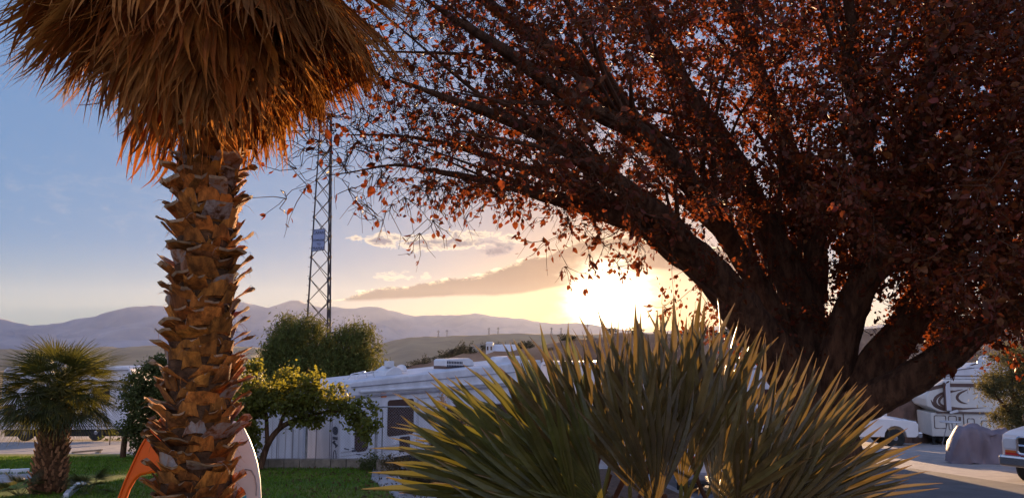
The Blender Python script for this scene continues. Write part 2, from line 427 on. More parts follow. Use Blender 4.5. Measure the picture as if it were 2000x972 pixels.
mi = np.array([0 if (ys[j] < 75) else 1 for j in range(len(ys) - 1) for i in range(nx - 1)])
struct(npmesh('ground', V, Fq, [M['gravel'], M['dry']], mi=mi))

def sheet(name, pts, m, dz=0.004):
    mb = MB(); mb.poly([(p[0], p[1], -SLOPE * p[1] + dz) for p in pts]); return struct(mb.build(name, m))
g = lambda px, py: GP(px, py)[:2]
lawn_pts = [g(-400, 886), g(250, 886), (-9.3, 22.9), (-6.9, 21.2), (-3.75, 21.2), (-3.2, 17.9), (-1.75, 13.4), (-1.2, 9.0), (-1.0, 3.0), (-14, 3.0)]
sheet('lawn', lawn_pts, M['lawn'])
sheet('garden_bed', [(-3.6, 21.0), (-2.6, 17.9), (-1.2, 13.4), (-0.6, 9), (-0.5, 1.2), (2.6, 1.2), (2.6, 9.0), (3.2, 14), (3.0, 21.0)], M['mulch'], 0.004)
a0, a1 = g(1784, 914), g(2000, 947)
sheet('asphalt_road', [(3.3, 13.9), (3.4, 22.5), a0, a1, (19, 8.2), (19, -5), (2.9, -5), (2.75, 9)], M['asphalt'], 0.004)
# paving path as one run of slabs with dark joints
mb = MB(); k = 0; rnd = random.Random(3)
cl = [Vector((-2.9, 18.0)), Vector((-1.5, 13.4)), Vector((-0.9, 9.0)), Vector((-0.8, 3.5))]
for a, b in zip(cl[:-1], cl[1:]):
    L = (b - a).length; nseg = int(L / 0.55)
    d = (b - a).normalized(); ang = math.atan2(d.y, d.x)
    for i in range(nseg):
        p = a + d * (i + 0.5) * L / nseg
        mb.box((p.x, p.y, -SLOPE * p.y + 0.012 + rnd.uniform(0, 0.01)), (0.50, 0.62 + rnd.uniform(-0.03, 0.03), 0.05), Matrix.Rotation(ang + rnd.uniform(-.04, .04), 3, 'Z') )
struct(mb.build('path', M['paver'], bevel=0.008))
# concrete pad at the left edge of the lawn
sheet('concrete_pad', [g(-200, 952), g(20, 942), g(75, 930), g(70, 921), g(-200, 921)], M['paver'], 0.008)

def ridge(name, D, prof, front, back, base, m, amp, nscale, rows=26, seed=0.0, step=8):
    pxs = np.arange(-900, 2900, step); pp = np.array(prof, float)
    py = np.interp(pxs, pp[:, 0], pp[:, 1])
    Vv = []; nr = rows
    for px, yy in zip(pxs, py):
        top = P(px, yy, D)
        for r in range(nr):
            t = r / (nr - 1) * 2 - 1        # -1 front foot, 0 ridge, 1 back foot
            Y = D + (front * t if t < 0 else back * t)
            x = top.x * Y / D
            s = 1 - abs(t); s = s ** 1.15
            n = fbm(x / nscale + seed, Y / nscale, seed, 5) * amp
            n2 = abs(fbm(x / nscale * 2.3 + seed + 9, Y / nscale * 1.1, seed, 4)) * amp
            z = base + (top.z - base) * s + (n - n2) * (0.12 + min(1, 4 * (1 - s)) * s * 1.4)
            Vv.append((x, Y, z))
    nc = len(pxs)
    Ff = np.array([(c * nr + r, (c + 1) * nr + r, (c + 1) * nr + r + 1, c * nr + r + 1) for c in range(nc - 1) for r in range(nr - 1)])
    return struct(npmesh(name, np.array(Vv), Ff, m, smooth=True))

mount = [(-900, 640), (-300, 600), (-60, 615), (0, 618), (60, 632), (130, 622), (190, 608), (250, 595), (300, 592), (420, 600), (470, 588), (520, 596), (565, 586), (600, 594),
         (640, 604), (690, 602), (735, 599), (770, 606), (810, 614), (870, 611), (930, 610), (970, 616), (1020, 622), (1090, 632), (1130, 626), (1180, 634), (1300, 640), (1500, 640), (1800, 630), (2900, 600)]
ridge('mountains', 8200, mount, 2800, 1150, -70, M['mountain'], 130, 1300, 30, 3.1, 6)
foot = [(-900, 690), (0, 684), (200, 676), (300, 673), (420, 672), (560, 676), (700, 690), (800, 700), (2900, 720)]
ridge('valley_rise', 2600, foot, 900, 900, -66, M['mesa'], 14, 300, 20, 6.2, 10)
mesa = [(-900, 780), (500, 760), (690, 700), (740, 668), (770, 657), (800, 651), (860, 649), (1000, 649), (1120, 650), (1300, 648), (1500, 646), (1700, 650), (1900, 655), (2900, 650)]
ridge('mesa', 1900, mesa, 900, 700, -66, M['mesa'], 12, 220, 24, 1.7, 8)
slope = [(-900, 860), (560, 800), (680, 762), (740, 738), (800, 712), (850, 697), (900, 682), (960, 672), (1010, 668), (1060, 662), (1120, 652), (1200, 644), (1300, 642), (1420, 646), (1600, 640), (1800, 620), (2000, 610), (2900, 600)]
HILL_D = 400
ridge('hillside', HILL_D, slope, 240, 300, -62, M['hill'], 6, 45, 40, 4.4, 6)

# the air
def build_haze():
    mb = MB(); mb.box((0, 4550, 280), (25000, 10000, 700))
    m = bpy.data.materials.new('haze_air'); m.use_nodes = True; T = m.node_tree; T.nodes.clear()
    o = T.nodes.new('ShaderNodeOutputMaterial'); v = T.nodes.new('ShaderNodeVolumePrincipled')
    v.inputs['Color'].default_value = (0.85, 0.91, 0.97, 1); v.inputs['Density'].default_value = 0.000013
    v.inputs['Anisotropy'].default_value = 0.48
    T.links.new(v.outputs[0], o.inputs['Volume'])
    tag(mb.build('haze', m), 'thin evening haze in the valley air', 'haze', kind='stuff')
build_haze()

# ================================================================== PALMS
def fan_mesh(name, mats, nseg=30, span=2.6, R=0.5, fold=0.35, split=0.55, droop=0.15, stem=0.35, seed=0, dead=False, rag=1.0, segw=1.0, gather=0.0, tipp=1.25):
    """a pleated fan leaf: hub at the origin, middle segment along +X, blade in XY, petiole back along -X"""
    rn = random.Random(seed); mb = MB(); al = []
    dth = span / (nseg - 1)
    ts = [0.03, 0.16, 0.34, split, split + (1 - split) * .35, split + (1 - split) * .7, 1.0]
    for i in range(nseg):
        th0 = (i / (nseg - 1) - 0.5) * span + rn.uniform(-.25, .25) * dth
        Ri = R * (0.72 + 0.28 * math.cos(th0 * 0.75)) * rn.uniform(0.88, 1.08)
        bend = rn.gauss(0, 0.13 if not dead else 0.22 * rag); hook = rn.uniform(.5, 1.1) * rn.choice((-1, 1)) if (not dead and rn.random() < .10) else 0; kink = rn.gauss(0, 0.05 if not dead else 0.18 * rag)
        if dead and rn.random() < 0.12: Ri *= rn.uniform(0.5, 0.8)
        vs = []
        sp = ts[3] * Ri
        wm = sp * math.tan(dth / 2) * 1.02 * segw
        z0 = rn.gauss(0, 0.004)
        for t in ts:
            q = max(0.0, t - split) / (1 - split)
            th = th0 * (1 - gather * t) + kink * q * q * 0.5
            r = t * Ri
            w = r * math.tan(dth / 2) * 1.02 * segw if t <= split else wm * (1 - q ** tipp) + 0.0006
            u = Vector((math.cos(th), math.sin(th), 0)); sd_ = Vector((-u.y, u.x, 0))
            z = -droop * r * r / R + bend * q * q * 0.45 * R + hook * max(0, q - .55) * .35 * R - (abs(th0) / span) ** 2 * 0.25 * r + z0 * t
            c = u * r + Vector((0, 0, z))
            e = Vector((0, 0, fold * w * (1 if not dead else (1 - .6 * q))))
            vs += [c + sd_ * w + e, c, c - sd_ * w + e]; al += [t] * 3
        fs = []
        for k in range(len(ts) - 1):
            a = 3 * k; fs += [(a, a + 1, a + 4, a + 3), (a + 1, a + 2, a + 5, a + 4)]
        mb.cur = 0; mb.add(vs, fs)
    mb.cur = 1
    pts = [Vector((-stem * (1 - t), 0, -0.10 * stem * math.sin(t * PI))) for t in (0, .25, .5, .75, 1)] + [Vector((0.04 * R, 0, 0.002))]
    mb.tube(pts, [0.011, 0.009, 0.008, 0.0075, 0.007, 0.003], 5)
    o = mb.build(name, mats); me = o.data; bpy.data.objects.remove(o)
    av = me.attributes.new('along', 'FLOAT', 'POINT'); al += [0.0] * (len(me.vertices) - len(al)); av.data.foreach_set('value', al)
    return me

def frame(hub, d, nrm, roll=0.0, s=1.0):
    d = Vector(d).normalized(); n = Vector(nrm); n = (n - d * n.dot(d)).normalized()
    if roll: n = Matrix.Rotation(roll, 3, d) @ n
    y = n.cross(d)
    Mx = Matrix((d, y, n)).transposed().to_4x4() @ Matrix.Scale(s, 4)
    Mx.translation = Vector(hub); return Mx

def sph(azm, elv): return Vector((math.cos(elv) * math.cos(azm), math.cos(elv) * math.sin(azm), math.sin(elv)))

# ---- the tall fan palm with its skirt of dead leaves
def tall_palm():
    rn = random.Random(11); rs = np.random.RandomState(11)
    Y = 4.5; sc = Y / F
    base = P(384, 900, Y); bx = base.x
    zb = zg(bx, Y)
    root = thing('palm_tree', 'tall fan palm with a thick skirt of dead brown fronds', 'palm tree', (bx, Y, zb))
    ztop = P(384, -30, Y).z - zb
    H = ztop
    def rad(z): return 0.215 - 0.065 * min(1, max(0, z / 2.6)) + 0.05 * math.exp(-z * 2.5)
    mb = MB(); zz = np.linspace(-0.05, H + 0.1, 30)
    mb.tube([(0.012 * math.sin(z * 2), 0, z) for z in zz], [rad(z) * (1 + rn.uniform(-.03, .03)) for z in zz], 18)
    mb.build('trunk', M['palmcore'], root, smooth=True)
    # cut leaf bases, each a thick cupped scale that hugs the trunk and flares outward
    mb = MB(); z = 0.0; k = 0
    while z < H - 0.35:
        phi = k * 2.39996 + rn.uniform(-.12, .12)
        r0 = rad(z); wid = rn.uniform(0.06, 0.125) * (r0 / 0.19); L = rn.uniform(0.045, 0.095)
        low = max(0.0, 1 - z / 1.9)
        flare = (rn.uniform(0.6, 1.05) if rn.random() < .45 else rn.uniform(.12, .5)) * (1.15 - 0.35 * low); ragged = [rn.uniform(-0.014, 0.014) for _ in range(5)]
        tilt = rn.uniform(-.22, .22); curl = rn.uniform(-0.3, 0.75)
        rows = []
        for a in range(5):
            t = a / 4
            w = wid * (1 - 0.26 * t)
            out = 0.004 + flare * 0.105 * t ** 1.1
            up = L * (t - 0.55 * curl * t * t * flare)
            ring = []
            for c in range(5):
                u = (c / 4 - 0.5) * 2
                ang = phi + u * w / r0 * (1 - 0.25 * t) + tilt * t
                rr = r0 + out + 0.010 * (1 - u * u) - 0.012 * t * abs(u)
                hh = z + up + (ragged[c] if a == 4 else 0) - 0.018 * u * u * (1 - t) + tilt * u * 0.05
                ring.append(Vector((rr * math.cos(ang), rr * math.sin(ang), hh)))
            rows.append(ring)
        top = [p for r in rows for p in r]
        th = rn.uniform(0.010, 0.020)
        def inn(p):
            q = Vector((p.x, p.y, 0)).normalized(); return p - q * th - Vector((0, 0, th * 0.8))
        bot = [inn(p) for p in top]
        fs = []
        for a in range(4):
            for c in range(4):
                i = a * 5 + c; fs.append((i, i + 1, i + 6, i + 5)); fs.append((25 + i, 25 + i + 5, 25 + i + 6, 25 + i + 1))
        for a in range(4):
            i = a * 5; fs.append((i, i + 5, 25 + i + 5, 25 + i)); i = a * 5 + 4; fs.append((i, 25 + i, 25 + i + 5, i + 5))
        end = [(20 + c, 20 + c + 1, 45 + c + 1, 45 + c) for c in range(4)]
        o = len(mb.v); mb.cur = 0; mb.add(top + bot, fs)
        mb.f.extend([tuple(i + o for i in f) for f in end]); mb.mi.extend([1] * 4)
        # loose fibres at the edge
        mb.cur = 0
        for _ in range(2):
            p = rows[rn.choice([2, 3, 4])][rn.choice([0, 4])]
            q = p + Vector((p.x, p.y, 0)).normalized() * rn.uniform(0.01, 0.05) + Vector((rn.uniform(-.03, .03), rn.uniform(-.03, .03), rn.uniform(-.05, .02)))
            mb.tube([p, (p + q) / 2 + Vector((0, 0, 0.01)), q], [0.0015, 0.0012, 0.0005], 3)
        z += 0.0059 * (1 + 0.35 * (1 - low)); k += 1
    mb.build('leaf_bases', [M['boot'], M['bootcut']], root, smooth=True, auto=0.7)
    # dead fronds
    dm = [fan_mesh('dead_frond', [M['dead'] if s % 4 else M['deadpale'], M['deadpale']], (52, 46, 50, 44, 56, 48, 44)[s], 2.3 if s % 2 else 1.9, 0.94, (.66, .62, .70, .55, .68, .66, .55)[s], (.7, .55, .8, .42, .65, .75, .42)[s], 0.05, 0.45, 40 + s, True, (.7, .8, .6, 1, .7, .65, 1)[s], 1.0, 0.30 + 0.1 * (s % 3), tipp=.95) for s in range(7)]
    gm = [fan_mesh('green_frond', [M['frondgreen'], M['fanstem']], 34, 2.9, 0.62, 0.45, 0.5, 0.2, 0.6, 80 + s) for s in range(3)]
    crown = Vector((0, 0, H + 0.25))
    n = 0
    for k in range(52):
        phi = k * 2.39996 + rn.uniform(-.2, .2)
        lay = (k % 52) / 51.0                      # 0 lowest, hugging the trunk ; 1 highest, spread wide
        out = 0.18 + 0.40 * lay ** 1.2 + rn.uniform(-.08, .10)
        hz = H - 0.24 + 0.44 * lay + rn.uniform(-.16, .14) + 0.02
        d_el = -PI / 2 + 0.10 + 0.50 * lay + rn.uniform(-.14, .24)
        hub = Vector((out * math.cos(phi), out * math.sin(phi), hz))
        d = sph(phi + rn.uniform(-.12, .12), d_el)
        nr = sph(phi, d_el + PI / 2)
        place('dead_frond', dm[rn.randrange(7)], root, frame(hub, d, nr, rn.uniform(-.7, .7), rn.uniform(0.78, 1.16)))
        n += 1
    # wide-spread fronds at the left and right of the crown
    for (ph, el, o_, dz, s) in [(PI * 1.02, -0.45, .38, .20, 1.0), (PI * 1.12, -0.62, .42, .10, 1.08), (PI * .9, -0.3, .36, .36, 1.0), (PI * 1.2, -0.85, .45, .0, 1.05),
                                (PI * 1.07, -0.95, .36, -.02, 1.0), (PI * 1.25, -1.1, .3, .12, 1.05), (-.1, -0.5, .45, .22, 1.0), (-.25, -0.8, .5, .08, 1.1), (.12, -0.25, .4, .3, .95), (-.4, -1.0, .42, .05, 1.1), (-.2, -1.1, .35, -.02, 1.05),
                                (-PI / 2, -1.42, .36, .0, 1.2), (-PI / 2 - .5, -1.35, .34, .06, 1.15), (-PI / 2 + .55, -1.32, .34, .04, 1.15)]:
        d = sph(ph, el); nr = sph(ph, el + PI / 2)
        place('dead_frond', dm[rn.randrange(7)], root, frame(Vector((o_ * math.cos(ph), o_ * math.sin(ph), H + dz)), d, nr, rn.uniform(-.3, .3), s))
    mb = MB()                                   # loose curled threads hanging off the skirt
    for _ in range(420):
        phi = rn.uniform(0, 2 * PI); r = rn.uniform(.35, .98); z = H - rn.uniform(-.05, .75) * (1.05 - .5 * r)
        p = Vector((r * math.cos(phi), r * math.sin(phi), z)); o = Vector((math.cos(phi), math.sin(phi), 0))
        L = rn.uniform(.12, .36); a = rn.uniform(-1, 1); tn = Vector((-o.y, o.x, 0)); bend = rn.uniform(-.5, .5)
        q = [p + (o * .35 * t + tn * (a * .3 * t + bend * t * t) + Vector((0, 0, -1.0 * t + rn.uniform(0, .5) * t * t))) * L for t in (0, .3, .6, .85, 1)]
        w = rn.uniform(.0025, .006); mb.tube(q, [w, w, w * .8, w * .5, w * .2], 3)
    mb.build('loose_threads', M['deadpale'], root)
    for k in range(16):
        phi = k * 2.39996; el = rn.uniform(-0.15, 1.2)
        hub = Vector((0.15 * math.cos(phi), 0.15 * math.sin(phi), H + 0.3)) + sph(phi, el) * 0.6
        place('green_frond', gm[rn.randrange(3)], root, frame(hub, sph(phi, el - .25), sph(phi, el + PI / 2 - .25), rn.uniform(-.4, .4)))
tall_palm()

# ---- the low clump of fan palm in front
def front_palm():
    rn = random.Random(5)
    Y0 = 2.25
    c0 = P(1310, 1130, Y0); zb = zg(c0.x, Y0)
    root = thing('fan_palm', 'low clumping fan palm with stiff pointed green fans in the foreground', 'palm', (c0.x, Y0, zb))
    inv = Vector((c0.x, Y0, zb))
    fm = [fan_mesh('frond', [M['fan'], M['fanstem']], 12 + s % 3, (1.0, 1.3, 1.55)[s % 3], 0.52, 0.66, 0.45 + .05 * (s % 2), 0.06 + .03 * (s % 3), 0.45, 100 + s, segw=1.0, tipp=2.4) for s in range(6)]
    gm_ = [fan_mesh('frond', [M['fangreen'], M['fanstem']], 13 + k, 1.25 + .2 * k, 0.52, 0.64, 0.5, 0.07, 0.45, 170 + k, tipp=2.4) for k in range(3)]
    stems = [(1180, 1160, 2.3), (1330, 1150, 2.2), (1530, 1180, 2.2)]
    mb = MB()
    cr = []
    for px, py, Y in stems:
        c = P(px, py, Y); b = Vector((c.x * .5 + c0.x * .5, Y, zg(c.x, Y)))
        mb.tube([b - inv, (b + c) / 2 - inv + Vector((0.02, 0.01, 0)), c - inv], [0.09, 0.08, 0.07], 9); cr.append(c)
    mb.build('trunk', M['smalltrunk'], root, smooth=True)
    # key fans: hub pixel and distance, tip pixel and distance, roll of the blade about its own axis
    key = [((1010, 935), 2.20, (735, 868), 2.0, 0.5), ((1020, 960), 2.15, (760, 925), 1.95, -0.35), ((1040, 900), 2.30, (830, 770), 2.25, 0.9),
           ((1060, 880), 2.35, (905, 705), 2.3, 0.8), ((1090, 870), 2.3, (995, 655), 2.3, 0.25), ((1120, 880), 2.4, (1075, 690), 2.5, -0.3),
           ((1150, 860), 2.25, (1125, 655), 2.2, 0.4), ((1190, 840), 2.2, (1185, 610), 2.15, 0.9), ((1250, 830), 2.3, (1245, 610), 2.3, -0.5),
           ((1290, 820), 2.2, (1300, 592), 2.15, 0.3), ((1340, 820), 2.3, (1370, 588), 2.3, -0.7), ((1370, 830), 2.2, (1420, 600), 2.2, 0.6),
           ((1400, 850), 2.35, (1480, 655), 2.4, 0.2), ((1230, 880), 2.05, (1220, 660), 1.95, 0.2), ((1330, 880), 2.05, (1350, 660), 1.95, -0.2),
           ((1440, 900), 2.3, (1570, 685), 2.3, 0.5), ((1480, 910), 2.2, (1640, 735), 2.15, -0.4), ((1500, 930), 2.3, (1700, 775), 2.3, 0.7),
           ((1520, 950), 2.15, (1760, 830), 2.1, 0.1), ((1530, 960), 2.3, (1800, 905), 2.3, -0.6), ((1500, 985), 2.1, (1790, 985), 2.0, 0.4),
           ((1180, 960), 2.0, (1010, 800), 1.9, 0.3), ((1130, 990), 2.0, (900, 880), 1.85, -0.2), ((1280, 960), 1.95, (1270, 740), 1.85, 0.5),
           ((1400, 960), 2.0, (1470, 760), 1.9, -0.4), ((1440, 990), 1.98, (1590, 850), 1.88, 0.5), ((1110, 1010), 2.15, (850, 985), 2.0, 0.2),
           ((1480, 1010), 2.0, (1700, 940), 1.9, 0.8)]
    for i, ((hx, hy), hY, (tx, ty), tY, roll) in enumerate(key):
        h = P(hx + (40 if hx < 1100 else 0), hy + (75 if hy < 925 else 30), hY); t = P(tx, ty, tY); L = (t - h).length
        d = (t - h).normalized()
        nrm = Vector((0, -1, 0.25)) + Vector((rn.uniform(-.3, .3), 0, rn.uniform(-.2, .3)))
        place('frond', gm_[i % 3] if i < 6 or i in (21, 22, 26) else fm[(0 if i in (18, 19, 20, 29, 15, 16, 17) else 3 if 6 < i < 15 else 1) + (i % 2 if i < 15 and i > 6 else 0)], root, frame(h - inv, d, nrm, roll, L / 0.52))
    od = [fan_mesh('dead_frond', [M['dead'], M['twig']], 16, 1.7, 0.5, 0.6, 0.4, 0.1, 0.4, 150 + k, True) for k in range(3)]
    for i in range(16):             # old brown fans hanging round the stems
        c = rn.choice(cr); azm = rn.uniform(-PI, 0); el = rn.uniform(-1.2, -.3)
        h = c + sph(azm, rn.uniform(-.2, .5)) * rn.uniform(.12, .28) + Vector((0, .06, .07))
        place('dead_frond', od[i % 3], root, frame(h - inv, sph(azm, el), sph(azm, el + PI / 2), rn.uniform(-.9, .9), rn.uniform(.6, .9)))
    for i in range(6):
        c = rn.choice(cr); azm = rn.uniform(.1, PI - .1); el = rn.uniform(-0.1, 0.6)
        d = sph(azm, el); h = c + d * rn.uniform(0.3, 0.5) + Vector((0, 0.12, 0.05))
        h.z = min(h.z, c.z + .38); h.y = max(h.y, 1.8)
        place('frond', fm[rn.randrange(6)], root, frame(h - inv, d, sph(azm, el + PI / 2), rn.uniform(-.8, .8), rn.uniform(.75, .95)))
front_palm()

# ---- the small palm on the lawn, and the suckers at its foot
small_fans = None
def small_palm():
    global small_fans
    rn = random.Random(21)
    b = GP(92, 962); root = thing('palm_tree', 'short bushy fan palm with a rough brown trunk on the lawn at left', 'palm tree', b)
    s = b.y / F
    top = P(112, 786, b.y) - b
    mb = MB(); n = 12
    ax = lambda t: Vector((top.x * t ** 0.8, 0.0, top.z * t))
    mb.tube([ax(t) for t in np.linspace(0, 1.05, n)], [(0.34 - 0.1 * t) * .85 for t in np.linspace(0, 1, n)], 12)
    mb.build('trunk', M['palmcore'], root, smooth=True)
    mb = MB()
    for k in range(230):
        t = k / 230; phi = k * 2.39996 + rn.uniform(-.2, .2); r = (0.34 - 0.1 * t) * .85
        p = ax(t) + Vector((math.cos(phi) * r, math.sin(phi) * r, 0)); o = Vector((math.cos(phi), math.sin(phi), 0)); sd_ = Vector((-o.y, o.x, 0))
        L = rn.uniform(.10, .17); w = rn.uniform(.022, .04)
        q = p + o * L * rn.uniform(.35, .7) + Vector((0, 0, L * .8))
        mb.add([p - sd_ * w - o * .02, p + sd_ * w - o * .02, q + sd_ * w * .5, q - sd_ * w * .5, p - sd_ * w * .6 + o * .02 - Vector((0, 0, .02)), p + sd_ * w * .6 + o * .02 - Vector((0, 0, .02)), q - Vector((0, 0, .02))],
               [(0, 1, 2, 3), (4, 6, 5), (0, 3, 6, 4), (1, 5, 6, 2), (2, 6, 3)])
    mb.build('leaf_bases', M['smalltrunk'], root)
    small_fans = [fan_mesh('frond', [M['smallfan'], M['fanstem']], 26, 2.5, 0.52, 0.5, 0.35, 0.22, 0.6, 200 + s_) for s_ in range(4)]
    hub0 = ax(1.0)
    for k in range(66):
        azm = k * 2.39996; u = (k + .5) / 66
        el = 1.35 - 1.85 * u ** 0.85 + rn.uniform(-.1, .1)
        h = hub0 + sph(azm, el) * rn.uniform(.58, .78) + Vector((0, 0, .10))
        e2 = el - .28
        place('frond', small_fans[rn.randrange(4)], root, frame(h, sph(azm, e2), sph(azm, e2 + PI / 2), rn.uniform(-.5, .5), rn.uniform(1.15, 1.45)))
    for k in range(34):             # inner fronds on short stalks
        azm = k * 2.39996 + .7; el = rn.uniform(-.6, 1.2); h = hub0 + sph(azm, el) * rn.uniform(.22, .45) + Vector((0, 0, .12))
        place('frond', small_fans[rn.randrange(4)], root, frame(h, sph(azm, el - .25), sph(azm, el + PI / 2 - .25), rn.uniform(-.6, .6), rn.uniform(.8, 1.1)))
    for (px, py, lab) in [(38, 968, 'low sprouting palm tuft left of the short palm trunk'), (172, 962, 'low sprouting palm tuft right of the short palm trunk')]:
        q = GP(px, py); r2 = thing('palm_shoot', lab, 'plant', q)
        for k in range(16):
            azm = k * 2.39996; el = rn.uniform(.15, 1.2)
            place('frond', small_fans[rn.randrange(4)], r2, frame(sph(azm, el) * .3, sph(azm, el - .1), sph(azm, el + 1.4), rn.uniform(-.5, .5), rn.uniform(.45, .7)))
small_palm()

# ================================================================== TREES
def grow(limbs, targets, rn, wander=0.10, sag=0.0, rmin=0.0025):
    """limbs: list of (points, radii). Twigs are led from the nearest wood to every target. Returns tubes and the twig ends."""
    sk = []; sd_ = []; sr = []
    tubes = []
    for pts, rad in limbs:
        pts = np.array([tuple(p) for p in pts], float); m = len(pts)
        # resample
        seg = np.linalg.norm(np.diff(pts, axis=0), axis=1); cs = np.concatenate([[0], np.cumsum(seg)])
        n = max(4, int(cs[-1] / 0.16)); tt = np.linspace(0, cs[-1], n)
        q = np.stack([np.interp(tt, cs, pts[:, i]) for i in range(3)], 1)
        for _ in range(2): q[1:-1] = (q[:-2] + 2 * q[1:-1] + q[2:]) / 4
        rr = np.interp(tt, cs, rad)
        ph = rn.uniform(0, 9)
        wv = np.clip(tt / 1.5, 0, 1) * np.maximum(rr * .25, .035); q[:, 0] += np.sin(tt * 3.1 + ph) * wv * .6; q[:, 2] += np.sin(tt * 2.3 + ph * 2) * wv; q[:, 1] += np.sin(tt * 1.7 + ph * 3) * wv
        tubes.append((q, rr, 12))
        d = np.gradient(q, axis=0); d /= np.linalg.norm(d, axis=1)[:, None]
        sk.append(q[n // 4:]); sd_.append(d[n // 4:]); sr.append(rr[n // 4:])
    SK = np.concatenate(sk); SD = np.concatenate(sd_); SR = np.concatenate(sr)
    cap = len(SK) + 40 * len(targets) + 10
    K = np.zeros((cap, 3)); D = np.zeros((cap, 3)); R = np.zeros(cap); n0 = len(SK)
    K[:n0] = SK; D[:n0] = SD; R[:n0] = SR
    T = np.array([tuple(t) for t in targets], float)
    dmin = np.array([np.min(np.linalg.norm(SK - t, axis=1)) for t in T])
    ends = []
    for i in np.argsort(dmin):
        t = T[i]; dv = t - K[:n0]; dist = np.linalg.norm(dv, axis=1)
        cosang = np.sum(dv * D[:n0], axis=1) / (dist + 1e-6)
        j = int(np.argmin(dist * (1.35 - 0.45 * cosang)))
        p = K[j]; L = float(dist[j])
        if L < 0.03: ends.append((t, D[j])); continue
        n = max(3, int(L / 0.11)); u = np.linspace(0, 1, n)[:, None]
        t0 = D[j] * 0.8 + dv[j] / L * 0.5
        h = (2 * u**3 - 3 * u**2 + 1) * p + (u**3 - 2 * u**2 + u) * t0 * L * 0.9 + (-2 * u**3 + 3 * u**2) * t + (u**3 - u**2) * (dv[j] / L - np.array([0, 0, sag])) * L * 0.7
        w = np.array([[rn.gauss(0, 1) for _ in range(3)] for _ in range(n)]) * wander * 0.12 * L ** 0.5
        w[0] = 0; w[-1] *= .5; h = h + w
        r0 = min(R[j] * 0.7, 0.004 + 0.011 * L); r1 = max(rmin, r0 * 0.3)
        rr = np.linspace(r0, r1, n)
        tubes.append((h, rr, 5 if r0 > 0.008 else 4))
        d = np.gradient(h, axis=0); d /= (np.linalg.norm(d, axis=1)[:, None] + 1e-9)
        K[n0:n0 + n - 1] = h[1:]; D[n0:n0 + n - 1] = d[1:]; R[n0:n0 + n - 1] = rr[1:]; n0 += n - 1
        ends.append((t, d[-1]))
    return tubes, ends

def ridge_bark(mb, q, rr, n, seed):
    """furrowed bark: ridges that run along the limb, and a few knots"""
    cs = np.concatenate([[0], np.cumsum(np.linalg.norm(np.diff(q, axis=0), axis=1))])
    for i in range(len(q)):
        for j in range(n):
            th = 2 * PI * j / n; c, s_ = math.cos(th), math.sin(th); k = 2.4 + rr[i] * 9
            a = mnoise.noise(Vector((c * k, s_ * k, cs[i] * 2.2 + seed))); b = mnoise.noise(Vector((c * k * 2.3 + 5, s_ * k * 2.3, cs[i] * 5 + seed)))
            kn = max(0.0, mnoise.noise(Vector((c * 1.1 + seed, s_ * 1.1, cs[i] * 1.6))) - .28)
            f = 1 + .16 * (0.45 - abs(a) * 2) + .07 * b + .7 * kn
            v = Vector(mb.v[i * n + j]); o = Vector(q[i]); mb.v[i * n + j] = tuple(o + (v - o) * f)

